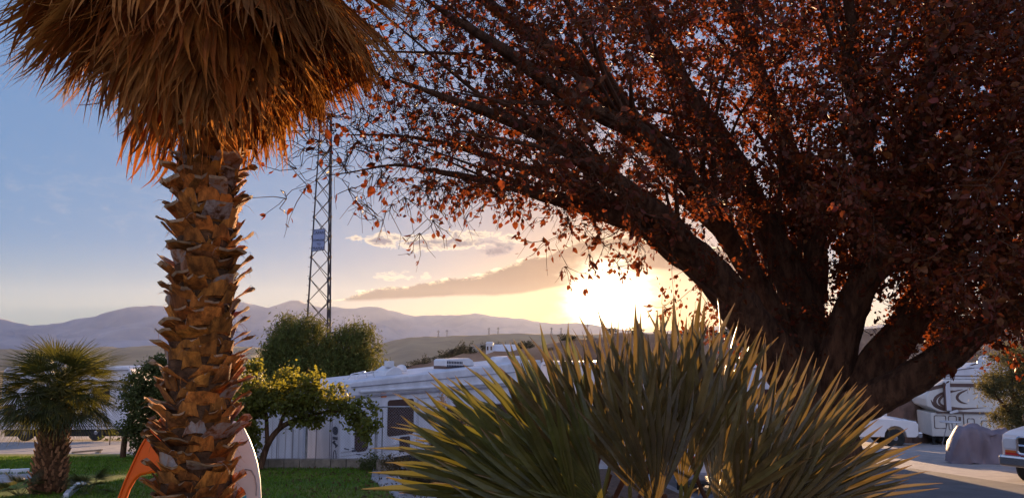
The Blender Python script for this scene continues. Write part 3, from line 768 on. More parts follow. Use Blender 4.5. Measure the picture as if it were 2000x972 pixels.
def shade_tree():
    rn = random.Random(8); rs = np.random.RandomState(8)
    base = GP(1612, 1075); base = Vector((P(1592, 900, 8.4).x, 8.4, zg(3, 8.4)))
    root = thing('shade_tree', 'huge spreading tree with several thick forking limbs and dark reddish brown leaves', 'tree', base)
    def L(pts, r):  # (px, py, Y) and radius in metres
        return ([P(*p) - base for p in pts], r)
    limbs = [
        L([(1585, 800, 8.45), (1515, 690, 8.3), (1450, 595, 8.1), (1378, 520, 7.9), (1290, 460, 7.6), (1200, 415, 7.2), (1100, 385, 6.8), (980, 356, 6.3), (860, 348, 5.9), (760, 322, 5.5), (700, 342, 5.35), (630, 338, 5.2)], [.24, .23, .21, .18, .14, .10, .062, .034, .017, .009, .006, .003]),
        L([(1585, 780, 8.6), (1535, 680, 8.7), (1503, 600, 8.7), (1450, 505, 8.6), (1395, 410, 8.2), (1310, 310, 7.8), (1200, 205, 7.3), (1080, 100, 6.8), (960, 0, 6.3), (850, -100, 6)], [.16, .14, .115, .12, .12, .11, .09, .065, .045, .02]),
        L([(1592, 780, 8.6), (1580, 680, 8.7), (1565, 590, 8.8), (1505, 450, 8.8), (1430, 320, 8.6), (1350, 200, 8.3), (1290, 80, 8), (1220, -80, 7.7)], [.24, .23, .20, .16, .13, .11, .08, .05]),
        L([(1578, 640, 8.75), (1592, 540, 8.9), (1585, 430, 9), (1540, 290, 9), (1490, 160, 8.8), (1440, 20, 8.6), (1400, -120, 8.4)], [.15, .14, .13, .11, .09, .07, .05]),
        L([(1652, 630, 8.3), (1682, 540, 8.2), (1695, 430, 8.1), (1690, 300, 8), (1670, 140, 7.8), (1650, -80, 7.5)], [.14, .12, .11, .09, .07, .04]),
        L([(1605, 800, 8.45), (1628, 710, 8.35), (1662, 610, 8.2), (1718, 490, 8), (1780, 340, 7.8), (1820, 150, 7.6), (1860, -60, 7.3)], [.23, .20, .165, .14, .11, .08, .05]),
        L([(1625, 815, 8.4), (1690, 738, 8.3), (1755, 655, 8.2), (1830, 540, 8.1), (1930, 390, 8), (2080, 200, 7.8)], [.19, .19, .18, .15, .11, .06]),
        L([(1610, 830, 8.3), (1690, 780, 8.0), (1775, 742, 7.7), (1860, 690, 7.4), (1970, 615, 7), (2100, 560, 6.6)], [.18, .18, .165, .13, .09, .05]),
        L([(1378, 520, 7.9), (1300, 430, 7.3), (1210, 350, 6.8), (1110, 290, 6.3), (990, 240, 5.9), (870, 200, 5.5), (760, 150, 5.2)], [.12, .1, .08, .06, .042, .025, .006]),
        L([(1395, 410, 8.2), (1330, 330, 7.4), (1240, 260, 6.8), (1130, 190, 6.3), (1010, 120, 5.8), (890, 50, 5.4), (800, -20, 5.2)], [.1, .09, .075, .06, .045, .025, .008]),
        L([(1290, 460, 7.6), (1230, 405, 7.5), (1150, 375, 7.3), (1060, 350, 7.1), (960, 310, 6.9), (860, 270, 6.6), (760, 250, 6.2), (680, 260, 5.9)], [.09, .075, .06, .045, .032, .02, .011, .005]),
    ]
    trunk = ([Vector((0.0, 0.05, -0.1)), Vector((0.0, 0.03, .5)), P(1592, 860, 8.45) - base, P(1594, 775, 8.5) - base], [.62, .5, .43, .36])
    # where foliage hangs: density by pixel column, lower edge by column
    xs_ = [560, 640, 700, 800, 900, 1000, 1060, 1120, 1200, 1280, 1340, 1420, 1500, 1600, 1680, 1740, 1800, 1850, 1900, 1950, 2050, 2300, 2480]
    lo_ = [330, 345, 350, 375, 390, 385, 380, 400, 410, 440, 420, 400, 430, 450, 470, 500, 600, 675, 650, 640, 690, 560, 300]
    dens = lambda px, py: np.interp(px, [560, 640, 740, 850, 1000, 1150, 1300, 1450, 1600, 1700, 1800, 2050, 2200, 2480], [.12, .22, .40, .75, 1., .95, .8, .75, .85, 1.05, 1.25, 1.25, .8, .15]) * (1.0 if py > 60 or px > 900 else .85)
    tg = []; kind = []
    def depth(px): return np.interp(px, [560, 800, 1100, 1400, 1600, 1800, 2050], [5.0, 5.7, 6.8, 8.0, 8.3, 8.0, 7.4])
    while len(tg) < 2880:
        px = rn.uniform(560, 2480); lo = np.interp(px, xs_, lo_); py = rn.uniform(-170, lo)
        if rn.random() > dens(px, py) / 1.3: continue
        if px < 760 and py < 170 - (px - 560) * .5 and rn.random() < .5: continue
        Y = depth(px) + rn.gauss(0, 1.0 if px > 1000 else .45); Y = max(4.75, min(11, Y))
        if 1150 < px < 1600 and 150 < py:   # leave the streaks between the limbs open
            st = math.sin((px * 0.80 - py * 0.62) / 30.0)
            if st > 0.35 and rn.random() < .68: continue
        tg.append(P(px, py, Y) - base); kind.append((px, py))
    for (px, py, Y) in [(735, 425, 5.4), (715, 400, 5.4), (820, 455, 5.7), (845, 430, 5.7), (560, 388, 5.1), (600, 362, 5.1), (580, 330, 5.1), (1065, 470, 6.6), (1105, 520, 6.7), (1085, 400, 6.7), (1150, 495, 6.9), (1210, 520, 7),
                        (1110, 430, 6.6), (1140, 440, 6.8), (1075, 410, 6.6), (1330, 585, 7.6), (1300, 600, 7.5), (1365, 560, 7.7), (1380, 590, 7.7), (1180, 480, 6.9), (1250, 480, 7.2), (900, 385, 6), (880, 380, 5.9), (945, 400, 6.2), (1010, 390, 6.4),
                        (765, 400, 5.5), (790, 385, 5.6), (680, 370, 5.3), (640, 300, 5.2), (690, 290, 5.3), (750, 345, 5.5), (830, 360, 5.8), (870, 365, 5.9), (1100, 400, 6.7), (1130, 410, 6.7),
                        (1745, 600, 7.8), (1760, 650, 7.7), (1700, 560, 7.7), (1855, 700, 7.3), (1830, 700, 7.2), (1880, 660, 7.3), (1935, 660, 7), (1990, 690, 6.9), (1960, 650, 7.1), (1790, 700, 7.5)]:
        tg.append(P(px, py, Y) - base); kind.append((px, py))
    main = len(limbs); tries = 0
    while len(limbs) < main + 95 and tries < 4000:      # long thin branches that fan out with the limbs
        tries += 1
        pts_, rad_ = limbs[rn.choice([0, 0, 1, 1, 2, 2, 3, 8, 9, 10, 4, 5])]
        k_ = rn.randrange(1, len(pts_) - 1); a_ = pts_[k_].lerp(pts_[k_ + 1], rn.random()); r_ = rad_[k_ + 1]
        if r_ < .03: continue
        d_ = (pts_[k_ + 1] - pts_[k_]).normalized()
        d_ = (d_ + Vector((rn.gauss(0, .28), rn.gauss(0, .22), rn.gauss(.06, .28)))).normalized()
        L_ = rn.uniform(1.1, 2.9); cv = Vector((rn.gauss(0, .12), rn.gauss(0, .1), rn.gauss(-.06, .12)))
        q = [a_ + d_ * L_ * t + cv * L_ * t * t for t in (0, .2, .4, .6, .8, 1)]
        e = q[-1] + base; px = 1000 + 1500 * e.x / e.y; py = 665 - 1500 * (e.z - EYE) / e.y
        if e.y < 4.7 or py > np.interp(px, xs_, lo_) or px < 600 or py < -260: continue
        r0 = min(.55 * r_, .038); limbs.append((q, [r0, r0 * .85, r0 * .65, r0 * .45, r0 * .28, .003]))
    for pts_, rad_ in limbs[:main]:                      # short shoots all over the heavy limbs
        for a_, b_, ra in zip(pts_[:-1], pts_[1:], rad_[1:]):
            for _ in range(int(9 * (b_ - a_).length)):
                if ra < .03 or (b_ + base).z < 1.9: continue
                v = Vector((rn.gauss(0, 1), rn.gauss(0, .7), rn.gauss(0, 1))).normalized()
                tg.append(a_.lerp(b_, rn.random()) + v * (ra + rn.uniform(.06, .34))); kind.append(0)
    tubes, ends = grow(limbs, tg, rn, 0.5, .15)
    mb = MB(); tq = np.array([tuple(p) for p in trunk[0]]); uu = np.linspace(0, len(tq) - 1, 40); tq = np.stack([np.interp(uu, range(len(trunk[0])), tq[:, c]) for c in range(3)], 1); tr = np.interp(uu, range(len(trunk[1])), trunk[1])
    mb.tube(tq, tr, 48); ridge_bark(mb, tq, tr, 48, 1.3); mb.build('trunk', M['bark'], root, smooth=True)
    for k in range(main):
        q, rr, n = tubes[k]; mb = MB(); uu = np.linspace(0, len(q) - 1, len(q) * 3); ii = np.arange(len(q))
        q3 = np.stack([np.interp(uu, ii, q[:, c]) for c in range(3)], 1); r3 = np.interp(uu, ii, rr)
        for _ in range(2): q3[1:-1] = (q3[:-2] + 2 * q3[1:-1] + q3[2:]) / 4
        mb.tube(q3, r3, 30); ridge_bark(mb, q3, r3, 30, k * 3.7); mb.build('limb', M['bark'], root, smooth=True)
    mb = MB()
    for q, rr, n in tubes[main:]: mb.tube(q, rr, min(n, 7), False)
    pts = []; siz = []; drs = []
    for (t, d) in ends:
        # recover the pixel column to set how leafy the twig is
        wp = Vector(t) + base; px = 1000 + 1500 * wp.x / wp.y
        leafy = np.interp(px, [600, 800, 1000, 1300, 1700, 2000], [7, 10, 20, 30, 50, 60])
        ns = rn.randint(4, 7) if px < 1250 else rn.randint(3, 5)
        for s_ in range(ns):
            dd = np.array(d) * .7 + rs.normal(size=3) * .55; dd /= np.linalg.norm(dd)
            L_ = rn.uniform(.10, .34); q = [np.array(t), np.array(t) + dd * L_ * .33 + rs.normal(size=3) * .09 * L_, np.array(t) + dd * L_ * .66 + rs.normal(size=3) * .11 * L_, np.array(t) + dd * L_ + rs.normal(size=3) * .035 - np.array([0, 0, .03])]
            mb.tube(q, [.0035, .003, .0022, .0013], 3, False)
            nl = int(leafy / ns * rn.uniform(.4, 1.6))
            for _ in range(nl):
                u = rn.uniform(.1, 1.) ** .7 * 3; i_ = min(2, int(u)); u -= i_; pts.append(q[i_] * (1 - u) + q[i_ + 1] * u + rs.normal(size=3) * (.03 if px > 1250 else .008)); siz.append(rn.uniform(.042, .075)); drs.append(dd)
    mb.build('twigs', M['twig'], root)
    # inner leaves filling the dark right side
    for _ in range(37000):
        px = rn.uniform(1620, 2420)
        if px > 2090 and rn.random() < (px - 2090) / 360: continue
        lo = np.interp(px, xs_, lo_) - 8; py = rn.uniform(-170, lo)
        if px < 1800 and (rn.random() > (px - 1600) / 220 or fbm(px / 34.0, py / 34.0, 7.7, 3) < .06): continue
        pts.append(np.array(P(px, py, 7.9 + rn.gauss(0, .9)) - base)); siz.append(rn.uniform(.055, .09)); drs.append(rs.normal(size=3) * .5)
    gaps = [((1417, 505), (1535, 672), 11), ((1622, 485), (1622, 605), 13), ((1632, 760), (1750, 540), 20), ((1845, 570), (1885, 480), 16), ((1515, 625), (1522, 590), 12), ((1500, 380), (1450, 290), 9), ((1345, 330), (1290, 250), 9)]
    def gapd(px, py):
        best = 9e9
        for (ax, ay), (bx, by), w in gaps:
            t = max(0, min(1, ((px - ax) * (bx - ax) + (py - ay) * (by - ay)) / ((bx - ax) ** 2 + (by - ay) ** 2)))
            best = min(best, math.hypot(px - ax - t * (bx - ax), py - ay - t * (by - ay)) / w)
        return best
    for _ in range(24000):          # leaves behind the fork of the limbs
        px = rn.uniform(1440, 1830); py = rn.uniform(330, 690)
        if py > np.interp(px, [1440, 1480, 1560, 1640, 1700, 1760, 1830], [540, 600, 690, 690, 640, 600, 690]): continue
        if gapd(px, py) < rn.uniform(.8, 1.6): continue
        pts.append(np.array(P(px, py, rn.uniform(9.1, 10.6)) - base)); siz.append(rn.uniform(.055, .09)); drs.append(rs.normal(size=3) * .5)
    for _ in range(27000):          # the far side of the crown
        px = rn.uniform(930, 1720); lo = np.interp(px, xs_, lo_) - 25; py = rn.uniform(-170, lo)
        if 1150 < px and 120 < py and math.sin((px * 0.80 - py * 0.62) / 30.0) > 0.25 and rn.random() < .8: continue
        if px < 1200 and rn.random() > (px - 900) / 300: continue
        if fbm((px * .75 + py * .66) / 60.0, (px * .66 - py * .75) / 17.0, 3.3, 3) < -.06: continue
        pts.append(np.array(P(px, py, depth(px) + 1.2 + rn.gauss(0, .6)) - base)); siz.append(rn.uniform(.055, .09)); drs.append(rs.normal(size=3) * .5)
    leaves('foliage', pts, siz, M['redleaf'], rs, root, 0.62, .25, dirs=drs)
shade_tree()

def blob_tree(name, label, cat, base, stems, lobes, nclump, per, size, leafmat, seed, group=None, clump_r=.35, down=.2, width=.5, wander=.3, stem_mat='bark', shell=.55):
    """stems: limb polylines (relative), lobes: ellipsoids (centre, radii) that hold the leaf clumps"""
    rn = random.Random(seed); rs = np.random.RandomState(seed)
    root = thing(name, label, cat, base, 0, group)
    w = np.array([l[1][0] * l[1][1] * l[1][2] for l in lobes]) ** .8; w /= w.sum()
    tg = []
    for _ in range(nclump):
        c, r = lobes[rs.choice(len(lobes), p=w)]
        v = rs.normal(size=3); v /= np.linalg.norm(v); rr = rn.uniform(shell, 1.0) if rn.random() < .8 else rn.random()
        tg.append(np.array(c) + v * rr * np.array(r))
    tubes, ends = grow(stems, tg, rn, wander)
    mb = MB()
    for q, rr, n in tubes[:len(stems)]: mb.tube(q, rr, 8)
    mb.build('trunk', M[stem_mat], root, smooth=True)
    mb = MB()
    for q, rr, n in tubes[len(stems):]: mb.tube(q, rr, 3, False)
    if len(tubes) > len(stems) + 60: mb.build('twigs', M[stem_mat], root)
    pts = []
    for t, d in ends:
        cr = clump_r * rn.uniform(.55, 1.3)
        k = int(per * rn.uniform(.5, 1.5))
        p = np.array(t) + rs.normal(size=(k, 3)) * cr * .5 * np.array([1, 1, .8]); p[:, 2] -= np.abs(rs.normal(size=k)) * cr * down
        pts.append(p)
    leaves('foliage', np.concatenate(pts), size, M[leafmat], rs, root, width, down)
    return root

V3 = lambda *a: Vector(a)
# round pepper tree in front of the tower
b = Vector((P(625, 700, 42).x, 42, zg(-10, 42)))
def rel(px, py, Y, b): return tuple(P(px, py, Y) - b)
lob = [(rel(585, 665, 42, b), (1.9, 1.8, 1.45)), (rel(680, 680, 42, b), (1.75, 1.7, 1.45)), (rel(620, 720, 42, b), (3.1, 2.4, 1.6)), (rel(545, 700, 42, b), (1.2, 1.3, 1.3)), (rel(715, 715, 42, b), (1.0, 1.3, 1.0)), (rel(560, 640, 42, b), (1.1, 1.0, .8)), (rel(690, 645, 42, b), (.9, 1.0, .6))]
blob_tree('pepper_tree', 'dense rounded green tree standing in front of the steel tower', 'tree', b,
          [([V3(0, 0, -.2), V3(.1, 0, 1.2), V3(-.8, 0, 2.6), V3(-1.3, 0, 4)], [.4, .34, .2, .08]), ([V3(.1, 0, 1.0), V3(.9, .2, 2.4), V3(1.5, 0, 3.8)], [.3, .2, .08])], lob, 560, 105, .20, 'pepper', 31, clump_r=.55, down=.9, width=.28)
# bushy tree between the small palm and the trunk
b = Vector((P(275, 800, 25.5).x, 25.5, zg(-12, 25.5)))
lob = [(rel(300, 740, 25.5, b), (.75, .7, .75)), (rel(285, 800, 25.5, b), (.65, .7, .9)), (rel(330, 780, 25.5, b), (.9, .7, .9)), (rel(275, 850, 25.5, b), (.5, .6, .45)), (rel(320, 715, 25.5, b), (.5, .5, .4)), (rel(266, 765, 25.5, b), (.45, .5, .7)), (rel(262, 825, 25.5, b), (.42, .5, .55)), (rel(290, 870, 25.3, b), (.6, .4, .22))]
blob_tree('leafy_tree', 'leafy green tree half hidden behind the left side of the tall palm trunk', 'tree', b,
          [([V3(-.5, 0, -.1), V3(-.45, 0, .8), V3(-.1, 0, 1.8)], [.10, .09, .04]), ([V3(-.1, .1, -.1), V3(.1, .1, .9), V3(.5, 0, 2)], [.11, .09, .04])], lob, 330, 50, .11, 'shrub', 32, clump_r=.26)
# rambling vine on a leaning trunk by the fence
b = Vector((P(508, 905, 20.6).x, 20.6, zg(-7, 20.6)))
R_ = lambda px, py, Y=20.6: V3(*rel(px, py, Y, b))
lob = [(R_(500, 765), (.75, .6, .55)), (R_(560, 770), (.9, .7, .6)), (R_(600, 735), (.45, .45, .28)), (R_(630, 780), (.8, .6, .45)), (R_(690, 800), (.7, .45, .35)), (R_(715, 830, 20.2), (.32, .3, .38)), (R_(480, 810), (.5, .5, .6)), (R_(560, 725), (.25, .3, .2)), (R_(735, 770, 20.4), (.25, .25, .12)), (R_(500, 715), (.35, .3, .2)), (R_(485, 860), (.3, .5, .5)), (R_(600, 815), (.5, .4, .2))]
blob_tree('grape_vine', 'rambling yellow green vine on a dark leaning trunk beside the wire fence', 'vine', b,
          [([V3(-.02, 0, -.05), R_(522, 865), R_(545, 835), R_(590, 815), R_(640, 800), R_(700, 800)], [.09, .08, .07, .05, .035, .015]),
           ([R_(522, 865), R_(520, 810), R_(505, 760), R_(500, 720)], [.06, .05, .035, .012]), ([R_(545, 835), R_(560, 790), R_(590, 745), R_(605, 715)], [.05, .04, .03, .01]),
           ([V3(-.25, .1, -.05), R_(492, 850), R_(485, 780)], [.05, .04, .02])],
          lob, 330, 34, .10, 'vine', 33, clump_r=.2, width=.8, down=.3, shell=.35)
# dark brownish bush behind the fan palm
b = Vector((P(910, 880, 16.5).x, 16.5, zg(-1, 16.5)))
R_ = lambda px, py, Y=16.5: V3(*rel(px, py, Y, b))
blob_tree('bush', 'brownish rounded bush in front of the trailer, left of the fan palm clump', 'bush', b,
          [([V3(0, 0, -.05), V3(.05, 0, .3), V3(-.2, 0, .7)], [.05, .04, .02]), ([V3(.1, 0, -.05), V3(.3, 0, .4), V3(.6, 0, .7)], [.05, .04, .02])],
          [(R_(930, 855), (.85, .6, .45)), (R_(880, 875), (.6, .5, .35)), (R_(990, 865), (.6, .5, .4)), (R_(850, 905), (.4, .4, .25)), (R_(960, 900), (.9, .6, .4))], 260, 60, .06, 'drybush', 34, clump_r=.18, wander=.4)
# low plants along the fence foot
for i, (px, py, Y, r_, lab) in enumerate([(728, 893, 20.6, .30, 'small green plant at the foot of the fence post beside the path'), (770, 893, 19.5, .33, 'low weedy plant on the mulch right of the paving path'), (822, 935, 14.5, .33, 'dry low plant beside the near end of the paving path')]):
    b = Vector((P(px, py, Y).x, Y, zg(0, Y)))
    blob_tree('low_plant', lab, 'plant', b, [([V3(0, 0, -.02), V3(.02, 0, r_ * .6)], [.015, .008])], [((0, 0, r_ * .7), (r_ * 1.1, r_, r_ * .7))], 40, 30, .06, 'drybush' if i else 'shrub', 50 + i, clump_r=.15)
# grey green tree at the right edge and the sapling at left
b = Vector((P(1985, 840, 24).x, 24, zg(15, 24)))
R_ = lambda px, py, Y=24: V3(*rel(px, py, Y, b))
blob_tree('willow_tree', 'wispy grey green tree at the right edge, overhanging the fifth wheel trailer', 'tree', b,
          [([V3(0.3, 0, -.1), V3(.2, 0, 1), V3(-.1, 0, 2.2), V3(0, 0, 3.2)], [.12, .1, .07, .03]), ([V3(.25, 0, .8), V3(-.4, 0, 1.8), V3(-.7, 0, 2.2)], [.07, .05, .02])],
          [(R_(1985, 700), (.75, .7, .5)), (R_(1960, 745), (.7, .7, .5)), (R_(1990, 790), (.6, .6, .5)), (R_(2040, 740), (1., .8, 1.)), (R_(1930, 725), (.35, .4, .2)), (R_(1975, 815), (.5, .6, .4))], 330, 75, .12, 'willow', 36, clump_r=.26, width=.22, down=.5, wander=.5)
b = GP(214, 868)
blob_tree('sapling', 'thin young sapling standing alone on the gravel behind the lawn', 'sapling', b, [([V3(0, 0, -.02), V3(.01, 0, .4), V3(0, 0, .72)], [.022, .018, .006])],
          [((-.25, 0, .28), (.25, .15, .08)), ((.25, 0, .3), (.2, .15, .08)), ((.1, 0, .55), (.2, .15, .1))], 16, 9, .11, 'shrub', 37, clump_r=.12, width=.6)
# scrub and trees on the hillside: each its own thing
from mathutils.bvhtree import BVHTree
def bvh_of(name):
    o = bpy.data.objects[name]; me = o.data
    return BVHTree.FromPolygons([v.co.copy() for v in me.vertices], [tuple(p.vertices) for p in me.polygons])
HB = bvh_of('hillside'); MBV = bvh_of('mesa')
def on_hill(px, py, tree=None, up=0):
    tree = tree or HB
    for k in range(40):
        h = tree.ray_cast(Vector((0, 0, EYE)), ray(px, py + k).normalized())
        if h[0] is not None: return h[0]
    return P(px, py, HILL_D)
rnf = random.Random(77)
hb = [(690, 718, 1.5), (795, 700, 1.3), (813, 690, 2.6), (832, 688, 2.6), (884, 671, 3.5), (898, 668, 3.2), (910, 667, 3.2), (862, 684, 2), (850, 688, 1.8), (875, 677, 2.4), (958, 659, 2.0), (972, 657, 2.6), (982, 659, 2.2), (1023, 658, 3.2), (1035, 660, 2.6),
      (1012, 662, 2.2), (1104, 651, 2.5), (1118, 650, 2.2), (1152, 646, 2.0), (1195, 641, 2.5), (1240, 640, 2.5), (1285, 640, 2.5), (1340, 642, 3), (1395, 644, 2.4), (1420, 643, 3.2), (1445, 645, 2.6), (925, 668, 1.8), (945, 665, 2.0),
      (760, 725, 1.2), (787, 706, 1.0), (840, 720, 1.0), (905, 712, 1.1), (870, 716, .9), (800, 735, .9), (1030, 690, 1.1), (1075, 680, 1.3)]
fb = []
for k in range(3):
    rs = np.random.RandomState(300 + k); c = rs.normal(size=(60, 3)) * np.array([.42, .4, .3]) + np.array([0, 0, .55]); c[:, 2] = np.abs(c[:, 2])
    p = (c[:, None, :] + rs.normal(size=(60, 14, 3)) * .10).reshape(-1, 3)
    o = leaves('crown', p, .16, M['farbush'], rs, None, .8); fb.append(o.data); bpy.data.objects.remove(o)
stem = MB(); stem.tube([(0, 0, -.6), (.02, 0, .1), (0, 0, .6)], [.08, .06, .03], 5); so = stem.build('trunk', M['bark']); stem_me = so.data; bpy.data.objects.remove(so)
for i, (px, py, h) in enumerate(hb):
    q = on_hill(px, py + 3); s_ = h * 1.25
    t = thing('hillside_tree', 'small dark tree or bush on the hazy hillside behind the trailers', 'tree', q, rnf.uniform(0, 6), 'trees and bushes on the far hillside')
    for nm, me in (('crown', fb[i % 3]), ('trunk', stem_me)):
        o = bpy.data.objects.new(nm, me); C.objects.link(o); o.parent = t; o.scale = (s_ * rnf.uniform(.9, 1.6), s_, s_ * rnf.uniform(.7, 1.1)); o.location = (0, 0, -.15 * s_)

# ================================================================== BUILT THINGS
class Face:
    """a local frame standing on the ground: x along the near side, y into the body, z up"""
    def __init__(self, px, Y, ang, z):
        self.o = Vector((P(px, 700, Y).x, Y, z)); self.a = math.radians(ang)
        self.u = Vector((math.cos(self.a), math.sin(self.a), 0)); self.n = Vector((-math.sin(self.a), math.cos(self.a), 0))
    def at(self, px, py, off=0.0):
        d = ray(px, py); c = Vector((0, 0, EYE))
        t = (self.o + self.n * off - c).dot(self.n) / d.dot(self.n); p = c + d * t - self.o
        return (p.dot(self.u), p.z)

def rrect(x0, x1, z0, z1, r, n=4):
    pts = []
    for cx, cz, a in ((x1 - r, z1 - r, 0), (x0 + r, z1 - r, PI / 2), (x0 + r, z0 + r, PI), (x1 - r, z0 + r, 1.5 * PI)):
        pts += [(cx + r * math.cos(a + k * PI / 2 / n), cz + r * math.sin(a + k * PI / 2 / n)) for k in range(n + 1)]
    return pts
def panel(name, parent, rect, r, m, y0=-0.012, th=0.03, framem=None, fw=0.035):
    x0, x1, z0, z1 = rect; x0, x1 = min(x0, x1), max(x0, x1); z0, z1 = min(z0, z1), max(z0, z1)
    r = min(r, (x1 - x0) * .45, (z1 - z0) * .45)
    if framem:
        mb = MB(); mb.prism(rrect(x0 - fw, x1 + fw, z0 - fw, z1 + fw, r + fw * .8), y0 + 0.004, y0 + th)
        f = mb.build(name + '_frame', framem, parent); q = MB(); q.prism(rrect(x0, x1, z0, z1, r), y0 - 0.004, y0 + th - 0.004)
        o = q.build(name, m, parent); f.name = 'frame'; f.parent = o; return o
    mb = MB(); mb.prism(rrect(x0, x1, z0, z1, r), y0, y0 + th)
    return mb.build(name, m, parent)
def outline(name, parent, rect, r, m, w=0.012, y=-0.004):
    pts = rrect(*rect, r); pts.append(pts[0]); mb = MB()
    mb.tube([(a, y, b) for a, b in pts], w, 4); return mb.build(name, m, parent)

def wheel(parent, c, r=.40, w=.26, rimm='chrome', axis='y'):
    mb = MB(); c = Vector(c)
    mb.lathe([(r * .62, -w / 2), (r * .9, -w / 2), (r, -w * .3), (r, w * .3), (r * .9, w / 2), (r * .62, w / 2)], c, axis, 28)
    t = mb.build('wheel', M['black'], parent, smooth=True, auto=.6)
    mb = MB(); mb.lathe([(.04, -w * .52), (r * .18, -w * .52), (r * .45, -w * .42), (r * .60, -w * .47), (r * .64, -w * .40), (r * .64, w * .40), (r * .4, w * .42), (.04, w * .42)], c, axis, 22)
    mb.build('rim', M[rimm], t, smooth=True, auto=.5); return t

# ---------------------------------------------------------------- trailer on the left
def trailer():
    f = Face(668, 25.2, 50, -2.98)
    t = thing('travel_trailer', 'long white trailer with a wedge shaped roof parked behind the wire fence', 'trailer', f.o, f.a)
    zg_ = lambda px, py: f.at(px, py)[1]
    gut = f.at(668, 776)[1]; r0 = f.at(668, 748)[1]; r1 = f.at(925, 718)[1]; s1 = f.at(925, 718)[0]
    Lg = 10.6; rl = lambda x: r0 + (r1 - r0) * x / s1
    W = 2.45
    mb = MB(); mb.prism([(0.0, .62), (Lg, .62), (Lg, gut), (0.0, gut)], 0, W); body = mb.build('body', M['white'], t, bevel=.03)
    mb = MB(); mb.prism([(0.02, gut + .003), (Lg - .02, gut + .003), (Lg - .02, rl(Lg)), (.55, rl(.55)), (.22, rl(.2) - .03), (.05, r0 - .14)], .03, W - .03); mb.build('roof', M['roofwhite'], t, bevel=.05)
    mb = MB(); mb.box((Lg / 2, -.03, gut), (Lg + .06, .06, .07)); mb.box((-.03, W / 2, gut), (.06, W, .07)); mb.build('gutter', M['trim'], t, bevel=.015)
    mb = MB(); mb.box((Lg / 2 + .3, .0, gut + .16), (Lg - .9, .13, .11)); mb.build('awning', M['roofwhite'], t, bevel=.05)
    mb = MB(); mb.tube([(x, -.005, gut + .30 + (rl(x) - r0) * .55) for x in np.linspace(.4, Lg - .4, 12)], .016, 5); mb.build('roof_seam', M['trim'], t)
    mb = MB(); mb.prism([(0.25, .25), (Lg - .2, .25), (Lg - .2, .617), (.25, .617)], .12, W - .12); mb.build('chassis', M['black'], t)
    for x in (4.4, 5.3): wheel(t, (x, .2, .36), .36, .24)
    a, b = f.at(757, 781), f.at(807, 846); panel('window', t, (a[0], b[0], a[1], b[1]), .10, M['glass'], framem=M['lens'])
    a, b = f.at(694, 812), f.at(718, 879); panel('window', t, (a[0], b[0], a[1], b[1]), .16, M['glass'], framem=M['trim'], fw=.02)
    a, b = f.at(780, 853), f.at(800, 880); panel('window', t, (a[0], b[0], a[1], b[1]), .05, M['glass'])
    a, b = f.at(815, 778), f.at(866, 880); outline('door', t, (a[0], b[0], b[1], a[1]), .12, M['trim'])
    a, b = f.at(824, 785), f.at(854, 797); panel('window_cover', t, (a[0], b[0], a[1], b[1]), .03, M['lens'])
    a, b = f.at(872, 795), f.at(905, 835); panel('window', t, (a[0], b[0], a[1], b[1]), .08, M['glass'], framem=M['trim'])
    a, b = f.at(960, 790), f.at(1010, 830); panel('window', t, (a[0], b[0], a[1], b[1]), .08, M['glass'], framem=M['trim'])
    a, b = f.at(744, 768), f.at(754, 775); panel('marker_light', t, (a[0], b[0], a[1], b[1]), .02, M['amber'], -.03, .05)
    mb = MB()
    for x in (1.55, 3.42, 4.95, 6.2, 8.1): mb.box((x, -.003, 1.6), (.018, .012, 1.9))
    mb.build('wall_seam', M['greygraphic'], t)
    mb = MB(); mb.box((Lg / 2, -.004, 1.02), (Lg - .1, .012, .05)); mb.box((Lg / 2, -.004, .90), (Lg - .1, .012, .025)); mb.build('stripe', M['greygraphic'], t)
    # scratches and marks by the lower window
    mb = MB()
    for (x0, y0, x1, y1, w) in [(672, 875, 681, 877, .018), (687, 880, 694, 879, .035), (695, 886, 704, 887, .018), (705, 887, 714, 889, .008), (687, 874, 693, 876, .012)]:
        a, b = f.at(x0, y0), f.at(x1, y1); mb.tube([(a[0], -.004, a[1]), (b[0], -.004, b[1])], w, 4)
    mb.build('graphic', M['ink'], t)
    # vertical lettering and seams on the rear wall (local x = 0, running along local y)
    mb = MB()
    for yy in (.42, .52, 1.25, 1.9): mb.box((-.006, yy, 1.5), (.02, .025, 1.7))
    mb.build('rear_seam', M['trim'], t)
    mb = MB()
    mb.lathe([(.135, -.012), (.135, .0)], (-.006, .24, 1.70), 'x', 18)
    mb.box((-.008, .24, 1.46), (.014, .24, .09)); mb.box((-.008, .24, 1.28), (.014, .13, .07), Matrix.Rotation(.5, 3, 'X')); mb.box((-.008, .16, 1.22), (.014, .14, .05), Matrix.Rotation(-.6, 3, 'X')); mb.box((-.008, .30, 1.34), (.014, .14, .06), Matrix.Rotation(-.5, 3, 'X'))
    ring = [( -.008, .24 + .075 * math.cos(q), .88 + .20 * math.sin(q)) for q in np.linspace(0, 2 * PI, 17)]; mb.tube(ring, .016, 4)
    mb.box((-.008, .24, .62), (.014, .16, .03))
    mb.build('lettering', M['ink'], t)
    # roof gear
    def roof_pt(px, py, off):
        q = f.at(px, py, off); return q
    off = 1.1
    a = f.at(866, 722, .9); b = f.at(922, 700, .9); c = f.at(866, 700, .9); x0, x1 = a[0], b[0]; zb = rl((x0 + x1) / 2) - .05; zt = c[1]
    prof = [(x0, zb + .10), (x1, zb + .10), (x1 - .02, zt - .22), (x1 - .12, zt - .08), (x1 - .32, zt), (x0 + .1, zt - .01), (x0, zt - .06)]
    mb = MB(); mb.prism(prof, .75, 1.45); ac = mb.build('air_conditioner', M['lens'], t, bevel=.03)
